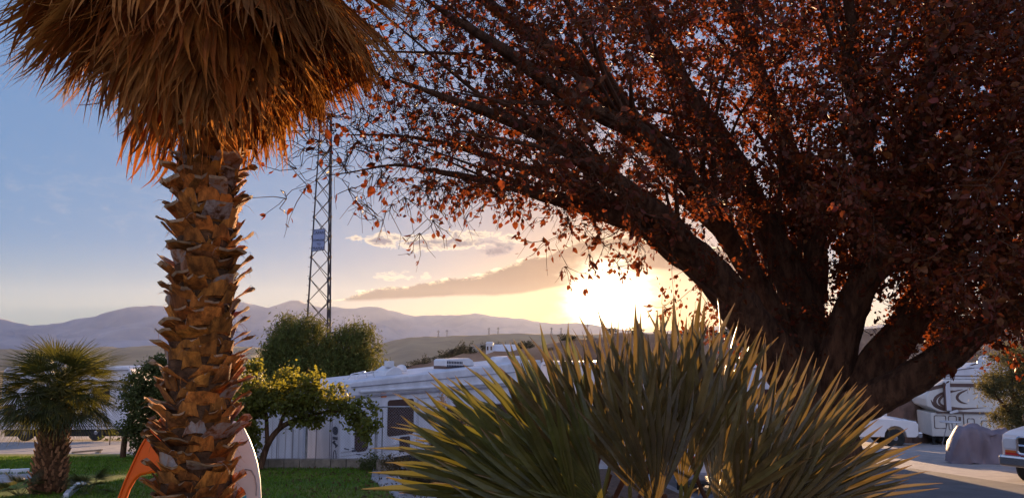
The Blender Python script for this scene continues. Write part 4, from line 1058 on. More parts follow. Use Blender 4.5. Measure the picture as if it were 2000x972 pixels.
    mb = MB()
    w = x1 - x0
    for r_ in range(2):
        for k in range(12):
            if r_ == 0 and k > 9: continue
            mb.box((x0 + .07 + k * w * .055, .745, zt - .14 - r_ * .14 - k * .004), (w * .03, .02, .10))
    mb.build('vent_slots', M['ink'], ac)
    mb = MB(); mb.box(((x0 + x1) / 2 - .05, 1.1, zb + .05), (w * .95, .66, .14)); mb.build('mounting_base', M['browntarp'], ac)
    a, b = f.at(968, 718, 1.1), f.at(1012, 707, 1.1)
    mb = MB(); zb = rl(a[0]); mb.prism([(a[0], zb - .02), (b[0], zb + .02), (b[0] - .03, zb + .16), (b[0] - .2, zb + .26), (a[0] + .2, zb + .24), (a[0] + .03, zb + .14)], .8, 1.5); mb.build('roof_vent', M['roofwhite'], t, bevel=.03)
    # ladder rails, dome and cap near the rear
    a, b = f.at(690, 742, .8), f.at(728, 735, .8)
    mb = MB()
    for yy in (.7, 1.1): mb.tube([(a[0], yy, rl(a[0])), (a[0] + .15, yy, rl(a[0]) + .16), (b[0] - .1, yy, rl(b[0]) + .20), (b[0], yy, rl(b[0]))], .022, 6)
    for k in range(3): x = a[0] + .3 + k * .35; mb.bar((x, .7, rl(x) + .18), (x, 1.1, rl(x) + .18), .016, 5)
    mb.build('roof_rack', M['lens'], t)
    x0 = f.at(740, 735, 1.1)[0]; x1 = f.at(776, 735, 1.1)[0]; z0 = rl(x0)
    mb = MB(); mb.prism([(x0, z0 - .02), (x1, rl(x1) - .02), (x1 - .08, z0 + .22), (x1 - .4, z0 + .34), (x0 + .45, z0 + .32), (x0 + .12, z0 + .16)], .8, 1.5); mb.build('roof_dome', M['lens'], t, bevel=.05)
    mb = MB(); xm = (x0 + x1) / 2; mb.box((xm - .05, 1.0, z0 + .40), (.26, .26, .22)); mb.lathe([(.20, 0), (.22, .06), (.16, .20), (.05, .25)], (xm + .62, 1.1, z0 + .12), 'z', 14); mb.build('vent_cap', M['lens'], t, bevel=.02)
trailer()

# flat roofed trailer standing behind, seen between the fans
def plain_rv(name, label, cat, px0, px1, Y, ang, ytop, group=None, bands=(), windows=(), h=None, m='white', roofgear=()):
    z0 = zg(P(px0, 700, Y).x, Y); f = Face(px0, Y, ang, z0)
    t = thing(name, label, cat, f.o, f.a, group)
    L = f.at(px1, 700)[0]; H = f.at(px0, ytop)[1]
    r = .28
    prof = [(0.02, .55), (L - .05, .55), (L, .7), (L, H - r), (L - .1, H - .08), (L - r, H), (r * .8, H), (.06, H - .1), (0, H - r), (0, .7)]
    mb = MB(); mb.prism(prof, 0, 2.4); mb.build('body', M[m], t, bevel=.05)
    mb = MB(); mb.prism([(.2, .22), (L - .2, .22), (L - .2, .547), (.2, .547)], .15, 2.25); mb.build('chassis', M['black'], t)
    mb = MB(); mb.box((L / 2, -.015, H - .16), (L - .3, .05, .06)); mb.box((L / 2, -.012, .72), (L - .2, .04, .05)); mb.build('trim', M['trim'], t)
    for (a, b, c, d, mm) in bands:
        mb = MB(); mb.prism([(a * L, c), (b * L, c + d), (b * L, c + d + .09), (a * L, c + .22)], -.006, .02); mb.build('stripe', M[mm], t)
    for (a, b, c, d) in windows: panel('window', t, (a * L, b * L, c, d), .08, M['glass'], framem=M['trim'], fw=.025)
    for x in (.2, .75): wheel(t, (x * L, .16, .40), .40, .26)
    for (a, b, hh) in roofgear:
        mb = MB(); mb.prism([(a * L, H - .01), (b * L, H - .01), (b * L - .08, H + hh * .75), (b * L - .2, H + hh), (a * L + .12, H + hh), (a * L, H + hh * .6)], .7, 1.5); mb.build('air_conditioner', M['lens'], t, bevel=.04)
    return t
plain_rv('motorhome', 'white motorhome with a long level roof, partly hidden behind the fan palm clump', 'motorhome', 1055, 1300, 37, -2, 706, windows=[(.1, .3, 1.7, 2.4), (.5, .7, 1.7, 2.4)], bands=[(.0, .9, 1.2, .1, 'greygraphic')], roofgear=[(.02, .10, .3)])
plain_rv('camper_van', 'white camper with dark stripes seen between the fan palm and the tree trunk', 'camper', 1368, 1545, 33, 4, 712, windows=[(.55, .8, 1.75, 2.35), (.08, .3, 1.75, 2.35)], bands=[(.1, .95, 1.15, .3, 'trim'), (.3, .95, 1.0, .2, 'greygraphic')])
plain_rv('motorhome', 'pale motorhome seen in the fork between the tree trunk and its lowest limb', 'motorhome', 1605, 1800, 45, -6, 716, windows=[(.1, .25, 1.9, 2.6)], bands=[(.0, .6, 1.5, -.2, 'trim')])
plain_rv('motorhome', 'long white motorhome parked on the gravel behind the short bushy palm', 'motorhome', 8, 258, 38, 1, 716, windows=[(.03, .12, 1.2, 1.75), (.5, .62, 1.9, 2.5), (.72, .84, 1.9, 2.5)], bands=[(.3, .98, 2.7, .1, 'greygraphic'), (.3, .98, 2.4, .1, 'greygraphic')], roofgear=[(.3, .42, .25)])

# ---------------------------------------------------------------- fence, wall and gate posts
def fence():
    z0 = zg(-5, 21.3); y = 21.35
    x0 = P(470, 800, y).x; x1 = P(868, 800, y).x
    w = thing('retaining_wall', 'low block wall along the far edge of the lawn, under the wire fence', 'wall', (x0, y, z0))
    mb = MB(); n = 9; xw = P(738, 905, y).x - x0
    for k in range(n): mb.box(((k + .5) * xw / n, 0, .09), (xw / n - .012, .2, .30))
    mb.build('block_course', M['block'], w, bevel=.012)
    e = thing('concrete_block', 'single square concrete block at the end of the low wall beside the path', 'block', (P(752, 915, 20.6).x, 20.6, zg(0, 20.6)))
    mb = MB(); mb.box((0, 0, .13), (.42, .32, .32)); mb.build('block_body', M['block'], e, bevel=.02)
    mb = MB(); mb.box((0, 0, .30), (.36, .26, .02)); mb.build('block_cap', M['paver'], e, bevel=.005)
    f = thing('wire_fence', 'chain link fence with a steel top rail in front of the trailer', 'fence', (x0, y + .02, z0))
    Lf = x1 - x0; H = 1.62
    rb = .26
    mb = MB()
    a = .075; nn = int((Lf + H) / a)
    for k in range(-int(H / a) - 1, int(Lf / a) + 1):
        for sgn in (1, -1):
            p0 = k * a if sgn == 1 else k * a + (H - rb); p1 = p0 + sgn * (H - rb)
            zA, zB = rb, H; xa, xb = p0, p1
            # clip to the run
            lo, hi = 0.0, 1.0
            if xb != xa:
                t0 = (0 - xa) / (xb - xa); t1 = (Lf - xa) / (xb - xa); lo = max(lo, min(t0, t1)); hi = min(hi, max(t0, t1))
            if hi - lo < .02: continue
            mb.bar((xa + (xb - xa) * lo, .012 * sgn, zA + (zB - zA) * lo), (xa + (xb - xa) * hi, .012 * sgn, zA + (zB - zA) * hi), .0022, 3)
    mb.build('wire_mesh', M['steel'], f)
    mb = MB(); mb.bar((0, 0, H), (Lf, 0, H), .024, 8); mb.build('top_rail', M['steel'], f, smooth=True, auto=.8)
    for px in (470, 600, 735, 868):
        x = P(px, 800, y).x - x0; mb = MB(); mb.tube([(x, 0, 0), (x, 0, H + .03), (x, 0, H + .06)], [.032, .032, .012], 8); mb.build('post', M['steel'], f, smooth=True, auto=.8)
    mb = MB(); x = P(747, 800, y).x - x0; mb.tube([(x, .03, .0), (x, .03, H - .1)], .018, 6); mb.build('brace_post', M['steel'], f)
    # pale flower spike standing by the end post
    b = Vector((P(864, 800, 20.9).x, 20.9, zg(0, 20.9)))
    t = thing('flower_spike', 'tall pale flower spike rising beside the end post of the wire fence', 'flower', b)
    top = P(862, 772, 20.9) - b
    mb = MB(); mb.tube([(0, 0, 0), (.01, 0, 1.0), (top.x, 0, top.z)], [.014, .012, .006], 5); mb.build('stem', M['fanstem'], t)
    rs = np.random.RandomState(4); p = np.array([0, 0, 1.0]) * top.z + rs.normal(size=(170, 3)) * np.array([.05, .05, .15]) - np.array([0, 0, .16])
    leaves('blossom', p, .06, M['flower'], rs, t, .7)
fence()
# small shed behind the vine
def shed():
    f = Face(505, 23.6, 8, zg(-7, 23.6)); L = f.at(592, 800)[0]; H1 = f.at(540, 788)[1]
    t = thing('garden_shed', 'pale panelled shed behind the vine, left of the long trailer', 'shed', f.o, f.a)
    mb = MB(); mb.prism([(0, 0), (L, 0), (L, H1 - .35), (L * .5, H1), (0, H1 - .35)], 0, 1.4); mb.build('wall', M['white'], t)
    mb = MB()
    for k in range(7): mb.box((L * (k + .5) / 7, -.004, (H1 - .4) / 2), (.02, .02, H1 - .45))
    mb.build('panel_seam', M['greygraphic'], t)
    mb = MB()
    for sx in (0, 1):
        a, b = ((-.08, H1 - .40), (L * .5, H1 + .03)) if not sx else ((L * .5, H1 + .03), (L + .08, H1 - .40))
        mb.prism([a, b, (b[0], b[1] + .05), (a[0], a[1] + .05)], -.06, 1.46)
    mb.build('roof', M['trim'], t)
    outline('door', t, (L * .46, L * .80, .06, H1 - .75), .03, M['trim'])
shed()

# ---------------------------------------------------------------- lattice tower and its sign
def tower():
    Y = 62.0; zb = zg(-15, Y); c = P(628, 640, Y); x0 = c.x
    H = P(628, 225, Y).z - zb
    t = thing('lattice_tower', 'tall slim steel lattice tower rising behind the rounded green tree', 'tower', (x0, Y, zb))
    rad = lambda z: 1.45 * (1 - .62 * z / H)
    ph = [math.radians(a) for a in (205, 318, 80)]
    pt = lambda k, z: Vector((rad(z) * math.cos(ph[k % 3]), rad(z) * math.sin(ph[k % 3]), z))
    zs = [0]; 
    while zs[-1] < H - .6: zs.append(zs[-1] + max(1.1, 2.15 - .9 * zs[-1] / H))
    for k in range(3):
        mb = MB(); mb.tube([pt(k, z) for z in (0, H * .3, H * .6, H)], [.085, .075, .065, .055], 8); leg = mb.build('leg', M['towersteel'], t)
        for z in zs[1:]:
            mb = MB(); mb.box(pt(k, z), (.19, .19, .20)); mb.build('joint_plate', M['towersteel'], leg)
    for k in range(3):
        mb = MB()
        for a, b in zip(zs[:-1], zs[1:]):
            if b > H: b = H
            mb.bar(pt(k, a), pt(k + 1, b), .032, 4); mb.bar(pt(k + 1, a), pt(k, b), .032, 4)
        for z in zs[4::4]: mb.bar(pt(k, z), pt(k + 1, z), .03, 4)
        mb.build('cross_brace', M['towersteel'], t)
    mb = MB()
    for i in range(int(H / .75)):
        p = pt(0, .75 * i); mb.bar(p, p + Vector((-.22, -.03, .03)), .018, 4)
    mb.build('climbing_pegs', M['towersteel'], t)
    mb = MB(); mb.tube([(0, 0, H - 1.2), (0, 0, H + 2.6)], [.05, .03], 6)
    for a in ph: mb.bar(pt(0, H) * 0 + Vector((rad(H) * math.cos(a), rad(H) * math.sin(a), H)), Vector((0, 0, H)), .03, 4)
    mb.build('antenna', M['towersteel'], t)
    # sign fixed to the camera side face, between leg 0 and leg 1
    z0 = P(620, 492, Y).z - zb; z1 = P(620, 450, Y).z - zb
    A0, A1 = pt(0, z0), pt(1, z0)
    wdt = (A1 - A0).length
    ang = math.atan2(A1.y - A0.y, A1.x - A0.x)
    sroot = thing('tower_sign', 'rectangular blue grey sign with dark lettering fixed on the steel lattice tower', 'sign', Vector((x0, Y, zb + z0)) + Vector((A0.x, A0.y, 0)), ang)
    w = wdt * .70; h = z1 - z0
    mb = MB(); mb.prism([(0.05, 0), (w, .10), (w, h + .06), (0.12, h - .04)], -.13, -.09); mb.build('sign_board', M['signblue'], sroot)
    mb = MB()
    for a, b in (((.05, 0), (w, .1)), ((w, .1), (w, h + .06)), ((w, h + .06), (.12, h - .04)), ((.12, h - .04), (.05, 0))): mb.bar((a[0], -.12, a[1]), (b[0], -.12, b[1]), .03, 4)
    mb.build('sign_frame', M['ink'], sroot)
    for txt, zc, sz in (('CAPAN', h * .84, .36), ('COMPUTER', h * .50, .23), ('TO', h * .32, .24), ('MAMAS', h * .12, .36)):
        cu = bpy.data.curves.new('lettering', 'FONT'); cu.body = txt; cu.size = sz; cu.align_x = 'CENTER'; cu.extrude = .008
        o = bpy.data.objects.new('lettering_src', cu); C.objects.link(o)
        me = bpy.data.meshes.new_from_object(o.evaluated_get(bpy.context.evaluated_depsgraph_get())); bpy.data.objects.remove(o)
        me.materials.clear(); me.materials.append(M['ink'])
        bw = max(v.co.x for v in me.vertices) - min(v.co.x for v in me.vertices)
        o = bpy.data.objects.new('lettering', me); C.objects.link(o); o.parent = sroot
        o.location = (w * .54, -.142, zc - sz * .3); o.rotation_euler = (PI / 2, 0, 0); o.scale = (min(1, w * .86 / bw), 1, 1)
tower()

# ---------------------------------------------------------------- boards behind the palm trunk
def boards():
    Y = 4.95
    def wp(px, py): p = P(px, py, Y); return p
    c = wp(345, 830); zb = zg(c.x, Y)
    # orange arched plastic piece: outer pointed arch, inner arch cut out below
    t = thing('orange_board', 'curved orange plastic board standing on the lawn behind the left of the palm trunk', 'board', (c.x, Y, zb))
    outer = [(345, 800), (318, 812), (297, 835), (278, 866), (262, 900), (246, 935), (232, 972), (222, 1010), (213, 1060), (208, 1120), (205, 1190), (204, 1260)]
    inner = [(345, 921), (320, 921), (292, 924), (275, 928), (264, 938), (254, 955), (245, 980), (238, 1020), (233, 1070), (230, 1130), (228, 1190), (228, 1260)]
    lo = [wp(*p) for p in outer]; li = [wp(*p) for p in inner]
    L_ = lambda p: (p.x - c.x, max(0.0, p.z - zb))
    o = [L_(p) for p in lo]; i = [L_(p) for p in li]
    mir = lambda q: [(-x, z) for x, z in q]
    mb = MB(); n = len(o)
    for side in (1, -1):
        vs = []
        for k in range(n):
            for yy in (-.02, .02):
                vs.append((side * o[k][0], yy, o[k][1])); vs.append((side * i[k][0], yy, i[k][1]))
        fs = []
        for k in range(n - 1):
            a = 4 * k; fs += [(a, a + 1, a + 5, a + 4), (a + 2, a + 6, a + 7, a + 3), (a, a + 4, a + 6, a + 2), (a + 1, a + 3, a + 7, a + 5)]
        fs.append((4 * n - 4, 4 * n - 3, 4 * n - 1, 4 * n - 2))
        mb.add(vs, fs)
    ob = mb.build('board_shell', M['orange'], t, smooth=True, auto=.6)
    md = ob.modifiers.new('round', 'BEVEL'); md.width = .014; md.segments = 3; md.limit_method = 'ANGLE'; md.angle_limit = .7
    mb = MB(); mb.tube([(x * .985, -.024, z - .012) for x, z in o[1:-1]], .007, 5); mb.build('raised_rim', M['orange'], t, smooth=True)
    # white foam board, an oval leaning just behind
    Y2 = 5.05; c2 = P(405, 900, Y2); zb2 = zg(c2.x, Y2); top = P(470, 822, Y2).z - zb2
    t2 = thing('white_board', 'rounded off white foam board standing behind the right of the palm trunk', 'board', (c2.x, Y2, zb2))
    half = [(420, 818), (445, 819), (466, 824), (477, 836), (487, 856), (496, 880), (503, 905), (508, 935), (510, 970), (510, 1020), (507, 1080), (500, 1140), (488, 1200), (470, 1225)]
    hp = [(P(px, py, Y2).x - c2.x, max(.0, P(px, py, Y2).z - zb2)) for px, py in half]
    left = [(-x * .85, z) for x, z in reversed(hp)]
    mb = MB(); mb.prism(hp + left, -.025, .025); ob = mb.build('board_shell', M['board'], t2, bevel=.016, smooth=True, auto=.5)
    mb = MB(); pts = [(P(px, py, Y2).x - c2.x, -.028, P(px, py, Y2).z - zb2) for px, py in [(470, 918), (484, 914), (494, 916), (501, 928), (504, 946), (503, 965)]]
    mb.tube(pts, .004, 5); mb.build('moulded_line', M['paver'], t2)
    mb = MB(); a = P(478, 975, Y2); mb.prism([(a.x - c2.x - .02, a.z - zb2 - .4), (a.x - c2.x + .014, a.z - zb2 - .4), (a.x - c2.x + .018, a.z - zb2 + .03), (a.x - c2.x - .02, a.z - zb2 + .06)], -.030, -.024); mb.build('stripe', M['cyan'], t2)
boards()

# ---------------------------------------------------------------- trucks and the car
def arch(cx, r, z, n=8, flip=False):
    a = [(cx + r * math.cos(PI - k * PI / n), z + r * math.sin(PI - k * PI / n)) for k in range(n + 1)]
    return a
def pickup(label, loc, rz, paint, grille_m, stripe=None):
    """local: front at +x, length 5.6, middle of the truck at the origin"""
    t = thing('pickup_truck', label, 'pickup truck', loc, rz)
    W = 1.94; xf, xr, r = 1.78, -1.80, .47
    low = .46
    bot = [(-2.75, .62), (xr - r - .02, low)] + arch(xr, r, low) + arch(xf, r, low) + [(2.62, low), (2.72, .55)]
    top = [(2.74, .95), (2.66, 1.10), (2.3, 1.16), (1.15, 1.22), (-.95, 1.22), (-2.75, 1.22)]
    mb = MB(); mb.prism(bot + top, -W / 2, W / 2); body = mb.build('body', paint, t, bevel=.04)
    cab = [(-.95, 1.21), (1.12, 1.21), (.42, 1.78), (.15, 1.86), (-.75, 1.86), (-.93, 1.76)]
    mb = MB(); mb.prism(cab, -W / 2 + .12, W / 2 - .12); cabo = mb.build('cab', paint, t, bevel=.05)
    for s_ in (-1, 1):
        y = s_ * (W / 2 - .118)
        mb = MB(); mb.prism([(-.82, 1.27), (.02, 1.27), (.02, 1.74), (-.80, 1.74)], y - .006, y + .006); mb.prism([(.09, 1.27), (.90, 1.27), (.36, 1.74), (.09, 1.74)], y - .006, y + .006); mb.build('side_window', M['glass'], cabo)
    mb = MB(); mb.add([(1.10, -W / 2 + .2, 1.24), (1.10, W / 2 - .2, 1.24), (.46, W / 2 - .26, 1.765), (.46, -W / 2 + .26, 1.765), (1.12, -W / 2 + .2, 1.26), (1.12, W / 2 - .2, 1.26), (.48, W / 2 - .26, 1.785), (.48, -W / 2 + .26, 1.785)],
        [(0, 1, 2, 3), (4, 7, 6, 5), (0, 4, 5, 1), (1, 5, 6, 2), (2, 6, 7, 3), (3, 7, 4, 0)]); mb.build('windscreen', M['glass'], cabo)
    mb = MB(); mb.prism(rrect(-.62, .62, .74, 1.06, .05), 0, .04); g_ = mb.build('grille', M['black'], t); g_.rotation_euler = (0, 0, PI / 2); g_.location = (2.76, 0, 0)
    mb = MB(); mb.tube([(p[0], -.02 + .0, p[1]) for p in rrect(-.64, .64, .72, 1.08, .06)] + [(.64, -.02, .95)], .028, 6)
    mb.bar((0, -.02, .73), (0, -.02, 1.07), .022, 5); mb.bar((-.62, -.02, .90), (.62, -.02, .90), .022, 5)
    o = mb.build('grille_bars', M[grille_m], g_)
    for s_ in (-1, 1):
        mb = MB(); mb.prism(rrect(-.14, .14, .80, 1.04, .05), -.02, .06); o = mb.build('headlight', M['lens'], t, bevel=.02); o.rotation_euler = (0, 0, PI / 2); o.location = (2.73, s_ * .80, 0)
        mb = MB(); mb.prism(rrect(-.11, .11, .715, .775, .02), -.01, .05); o = mb.build('turn_signal', M['amber'], t); o.rotation_euler = (0, 0, PI / 2); o.location = (2.73, s_ * .80, 0)
        wheel(t, (xf, s_ * (W / 2 - .15), .40), .40, .26); wheel(t, (xr, s_ * (W / 2 - .15), .40), .40, .26)
        mb = MB(); mb.box((.95, s_ * (W / 2 + .08), 1.33), (.1, .2, .2)); mb.build('wing_mirror', M['black'], t, bevel=.03)
    mb = MB(); mb.prism([(-1.0, .44), (1.0, .44), (1.0, .68), (-1.0, .68)], -.09, .10); o = mb.build('bumper', M['chrome'], t, bevel=.05); o.rotation_euler = (0, 0, PI / 2); o.location = (2.80, 0, 0)
    if stripe:
        mb = MB(); mb.box((2.745, 0, .70), (.06, 1.8, .05)); mb.build('grille_reflection', stripe, t)  # reflection below the grille, modelled as a red strip
    mb = MB(); mb.box((-2.80, 0, .58), (.16, 1.8, .18)); mb.build('rear_bumper', M['chrome'], t, bevel=.04)
    return t
M['truckwhite'] = mat('truck_white_paint', (0.68, 0.66, 0.66), 0.3, 0.05, 2, spec=0.5)
M['trucksilver'] = mat('truck_pale_paint', (0.62, 0.55, 0.52), 0.3, 0.05, 2, spec=0.5)
x_ = P(1985, 900, 17.2)
pickup('pale pickup truck with chrome bumper and dark grille at the right edge', (13.6, 18.25, zg(13.6, 18.25)), math.radians(-143), M['trucksilver'], 'chrome', M['redpaint'])
q = P(1740, 860, 34); pickup('white pickup truck parked beyond the lowest tree limb beside a tarped boat', (q.x - 1.72, 34.6, zg(20, 34.6)), math.radians(-4), M['truckwhite'], 'chrome')

def car():
    b = Vector((P(1428, 940, 15.9).x, 17.0, zg(4, 17.0)))
    t = thing('parked_car', 'small white car with red tail lights glimpsed through the fan palm fronds', 'car', b, math.radians(78))
    W = 1.72; r = .36; low = .28
    bot = [(-2.05, .42)] + [(-1.70, low)] + arch(-1.28, r, low) + arch(1.30, r, low) + [(2.0, low), (2.1, .45)]
    top = [(2.08, .62), (1.9, .76), (.95, .90), (-.9, .95), (-1.95, .95), (-2.1, .85)]
    mb = MB(); mb.prism(bot + top, -W / 2, W / 2); mb.build('body', M['truckwhite'], t, bevel=.06)
    mb = MB(); mb.prism([(-1.75, .94), (.98, .89), (.25, 1.36), (-.1, 1.43), (-1.0, 1.43), (-1.3, 1.36)], -W / 2 + .14, W / 2 - .14); c = mb.build('cabin', M['truckwhite'], t, bevel=.07)
    for s_ in (-1, 1):
        y = s_ * (W / 2 - .138); mb = MB(); mb.prism([(-1.35, .98), (.65, .97), (.18, 1.30), (-1.08, 1.32)], y - .006, y + .006); mb.build('side_window', M['glass'], c)
    mb = MB(); mb.add([(-1.74, -.62, .97), (-1.74, .62, .97), (-1.33, .55, 1.34), (-1.33, -.55, 1.34), (-1.76, -.62, .98), (-1.76, .62, .98), (-1.35, .55, 1.35), (-1.35, -.55, 1.35)], [(0, 1, 2, 3), (4, 7, 6, 5), (0, 4, 5, 1), (1, 5, 6, 2), (2, 6, 7, 3), (3, 7, 4, 0)]); mb.build('rear_window', M['glass'], c)
    for s_ in (-1, 1):
        mb = MB(); mb.box((-2.07, s_ * .64, .78), (.08, .34, .15)); mb.build('tail_light', M['redpaint'], t, bevel=.02)
        wheel(t, (-1.28, s_ * (W / 2 - .12), .32), .32, .2); wheel(t, (1.30, s_ * (W / 2 - .12), .32), .32, .2)
    mb = MB(); mb.box((-2.11, 0, .48), (.1, 1.6, .16)); mb.build('bumper', M['trim'], t, bevel=.04)
    mb = MB(); mb.box((-2.10, 0, .74), (.03, .42, .14)); mb.build('number_plate', M['lens'], t)
car()

# ---------------------------------------------------------------- fifth wheel trailer on the right
def fifth_wheel():
    f = Face(1815, 34.5, -9, zg(19, 34.5)); t = thing('fifth_wheel', 'cream fifth wheel trailer with dark swoosh graphics and a rounded front overhang', 'trailer', f.o, f.a)
    at = f.at
    z = lambda px, py: at(px, py)[1]; x = lambda px: at(px, 800)[0]
    L = x(2120)
    lowb, mid, top = z(1850, 852), z(1850, 806), z(1850, 741)
    W = 2.4
    cap = [(x(1812), mid + .28), (x(1809), mid + .6), (x(1811), z(1811, 772)), (x(1822), z(1822, 758)), (x(1850), top), (L, top), (L, mid), (x(1838), mid)]
    mb = MB(); mb.prism(cap, 0, W); mb.build('body', M['cream'], t, bevel=.06)
    mb = MB(); mb.prism([(x(1818), lowb), (L, lowb), (L, mid - .003), (x(1818), mid - .003)], .04, W - .04); mb.build('lower_body', M['cream'], t, bevel=.04)
    mb = MB(); zt = z(1850, 719); mb.prism([(x(1849), top + .003), (L, top + .003), (L, zt), (x(1851), zt)], .35, W - .1); mb.build('raised_roof', M['white'], t, bevel=.05)
    mb = MB(); mb.box(((x(1850) + L) / 2, .33, top + .16), (L - x(1850) - .1, .03, .03)); mb.prism([(x(1850), top + .32), (x(1916), top + .50), (x(1916), top + .53), (x(1850), top + .35)], .335, .348); mb.build('roof_trim', M['graphic'], t)
    mb = MB(); mb.prism([(x(1812), z(1812, 757)), (x(1850), z(1850, 748)), (L, z(1850, 748)), (L, z(1850, 755)), (x(1850), z(1850, 755)), (x(1812), z(1812, 764))], -.012, .004); mb.build('upper_stripe', M['graphic'], t)
    mb = MB(); mb.box(((x(1828) + L) / 2, -.02, mid + .03), (L - x(1828), .06, .07)); mb.build('lower_stripe', M['graphic'], t)
    def swoosh(pts, w0, m):
        q = [(at(px, py)[0], at(px, py)[1]) for px, py in pts]; n = len(q); up = []; dn = []
        tt = np.linspace(0, 1, 16); cs = np.linspace(0, 1, n)
        X = np.interp(tt, cs, [a[0] for a in q]); Z = np.interp(tt, cs, [a[1] for a in q])
        for _ in range(2): X[1:-1] = (X[:-2] + 2 * X[1:-1] + X[2:]) / 4; Z[1:-1] = (Z[:-2] + 2 * Z[1:-1] + Z[2:]) / 4
        dx = np.gradient(X); dz = np.gradient(Z); l = np.hypot(dx, dz)
        w = w0 * np.sin(np.clip(tt * 1.0 + .02, 0, 1) * PI) ** .7 + .004
        for k in range(16): up.append((X[k] - dz[k] / l[k] * w[k], Z[k] + dx[k] / l[k] * w[k])); dn.append((X[k] + dz[k] / l[k] * w[k], Z[k] - dx[k] / l[k] * w[k]))
        mb = MB()
        for k in range(15): mb.add([(up[k][0], -.008, up[k][1]), (up[k + 1][0], -.008, up[k + 1][1]), (dn[k + 1][0], -.008, dn[k + 1][1]), (dn[k][0], -.008, dn[k][1]),
                                    (up[k][0], .004, up[k][1]), (up[k + 1][0], .004, up[k + 1][1]), (dn[k + 1][0], .004, dn[k + 1][1]), (dn[k][0], .004, dn[k][1])], [(0, 1, 2, 3), (4, 7, 6, 5), (0, 4, 5, 1), (3, 2, 6, 7)])
        mb.build('swoosh', M[m], t)
    swoosh([(1862, 762), (1840, 766), (1826, 776), (1824, 788), (1836, 797), (1870, 799), (1925, 795)], .07, 'graphic')
    swoosh([(1880, 760), (1850, 766), (1834, 778), (1834, 788), (1846, 794), (1880, 796)], .05, 'graphic')
    swoosh([(1818, 780), (1824, 792), (1842, 800), (1880, 802)], .045, 'graphic')
    swoosh([(1890, 760), (1872, 768), (1868, 777), (1876, 785), (1890, 788)], .055, 'graphic')
    swoosh([(1858, 770), (1846, 776), (1842, 784), (1850, 790)], .04, 'greygraphic')
    for (a, b, c, d) in [(1825, 811, 1849, 836), (1853, 812, 1870, 839), (1890, 817, 1905, 840), (1917, 821, 1960, 845)]:
        p, q = at(a, b), at(c, d); outline('hatch_door', t, (p[0], q[0], q[1], p[1]), .06, M['graphic'], .018, .036)
    p = at(1875, 817); mb = MB(); mb.box((p[0], .03, p[1]), (.09, .05, .16)); mb.box((at(1883, 825)[0], .035, (lowb + mid) / 2), (.035, .03, mid - lowb - .05)); mb.build('latch', M['graphic'], t)
    # side arm of the awning
    p0, p1 = at(1851, 801), at(1851, 744)
    mb = MB(); mb.box((p0[0], -.10, (p0[1] + p1[1]) / 2), (.22, .14, p1[1] - p0[1])); arm = mb.build('awning_arm', M['white'], t, bevel=.03)
    mb = MB(); mb.box((p0[0] - .125, -.11, (p0[1] + p1[1]) / 2 - .02), (.05, .14, p1[1] - p0[1] - .04)); mb.build('arm_edge', M['graphic'], arm)
    mb = MB(); p = at(1866, 803); mb.box((p[0] - .1, -.08, p[1]), (.35, .12, .10), Matrix.Rotation(-.25, 3, 'Y')); mb.build('clip', M['lens'], t)
    for px in (1828, 1900):
        q = at(px, 850); mb = MB(); mb.box((q[0], .3, (q[1]) / 2), (.09, .09, q[1] + .05)); mb.box((q[0], .3, .03), (.25, .25, .05)); mb.build('jack_leg', M['black'], t)
    for k in (0, 1): wheel(t, (L * .62 + k * .95, .2, .38), .38, .25)
    mb = MB(); mb.box((L * .5, W * .5, lowb - .12), (L * .9, W - .6, .22)); mb.build('chassis', M['black'], t)
    c = at(1932, 706, .8); mb = MB(); mb.lathe([(.44, 0), (.47, .15), (.43, .38), (.30, .55), (.08, .62)], (c[0], .9, zt - .02), 'z', 20); mb.build('satellite_dome', M['lens'], t, smooth=True)
    c = at(1905, 715, .8); mb = MB(); mb.prism([(c[0] - .45, zt), (c[0] + .45, zt), (c[0] + .35, zt + .24), (c[0] - .2, zt + .22)], .7, 1.3); mb.build('roof_vent', M['lens'], t, bevel=.04)
fifth_wheel()

def cloth(name, label, cat, loc, rz, sections, m, seed, wr=.03, straps=()):
    """a draped cover: a row of cross sections (x, half width, height, shoulder)"""
    t = thing(name, label, cat, loc, rz)
    sec = np.array(sections, float); n = 34; xs_ = np.linspace(sec[0, 0], sec[-1, 0], n); W = np.interp(xs_, sec[:, 0], sec[:, 1]); H = np.interp(xs_, sec[:, 0], sec[:, 2]); S = np.interp(xs_, sec[:, 0], sec[:, 3])
    mcount = 26; vs = []
    for i in range(n):
        for j in range(mcount):
            u = j / (mcount - 1) * 2 - 1; a = abs(u)
            if a > .45: q = (a - .45) / .55; y = W[i] * (.55 + .45 * S[i] + (1 - S[i]) * .45 * q) ; zz = H[i] * (1 - q) * (.80 + .2 * S[i])
            else: q = a / .45; y = W[i] * (.55 + .45 * S[i]) * q; zz = H[i] * (1 - (.20 - .2 * S[i]) * q * q)
            y *= (1 if u > 0 else -1)
            w = fbm(xs_[i] * 2.2 + seed, y * 2.5, zz * 1.1 + seed, 4) * wr
            zf = fbm(xs_[i] * 5 + seed, u * 1.2, seed, 3) * wr * .8
            vs.append((xs_[i] + w * .6, y + (w + zf) * (1.4 if a > .4 else .3) * (1 if u > 0 else -1), max(0.0, zz + w * 1.3)))
    fs = [(i * mcount + j, (i + 1) * mcount + j, (i + 1) * mcount + j + 1, i * mcount + j + 1) for i in range(n - 1) for j in range(mcount - 1)]
    fs += [tuple(range(mcount)), tuple((n - 1) * mcount + j for j in reversed(range(mcount)))]
    mb = MB(); mb.add(vs, fs); mb.build('cover', M[m], t, smooth=True, auto=1.2)
    return t
q = GP(1930, 905)
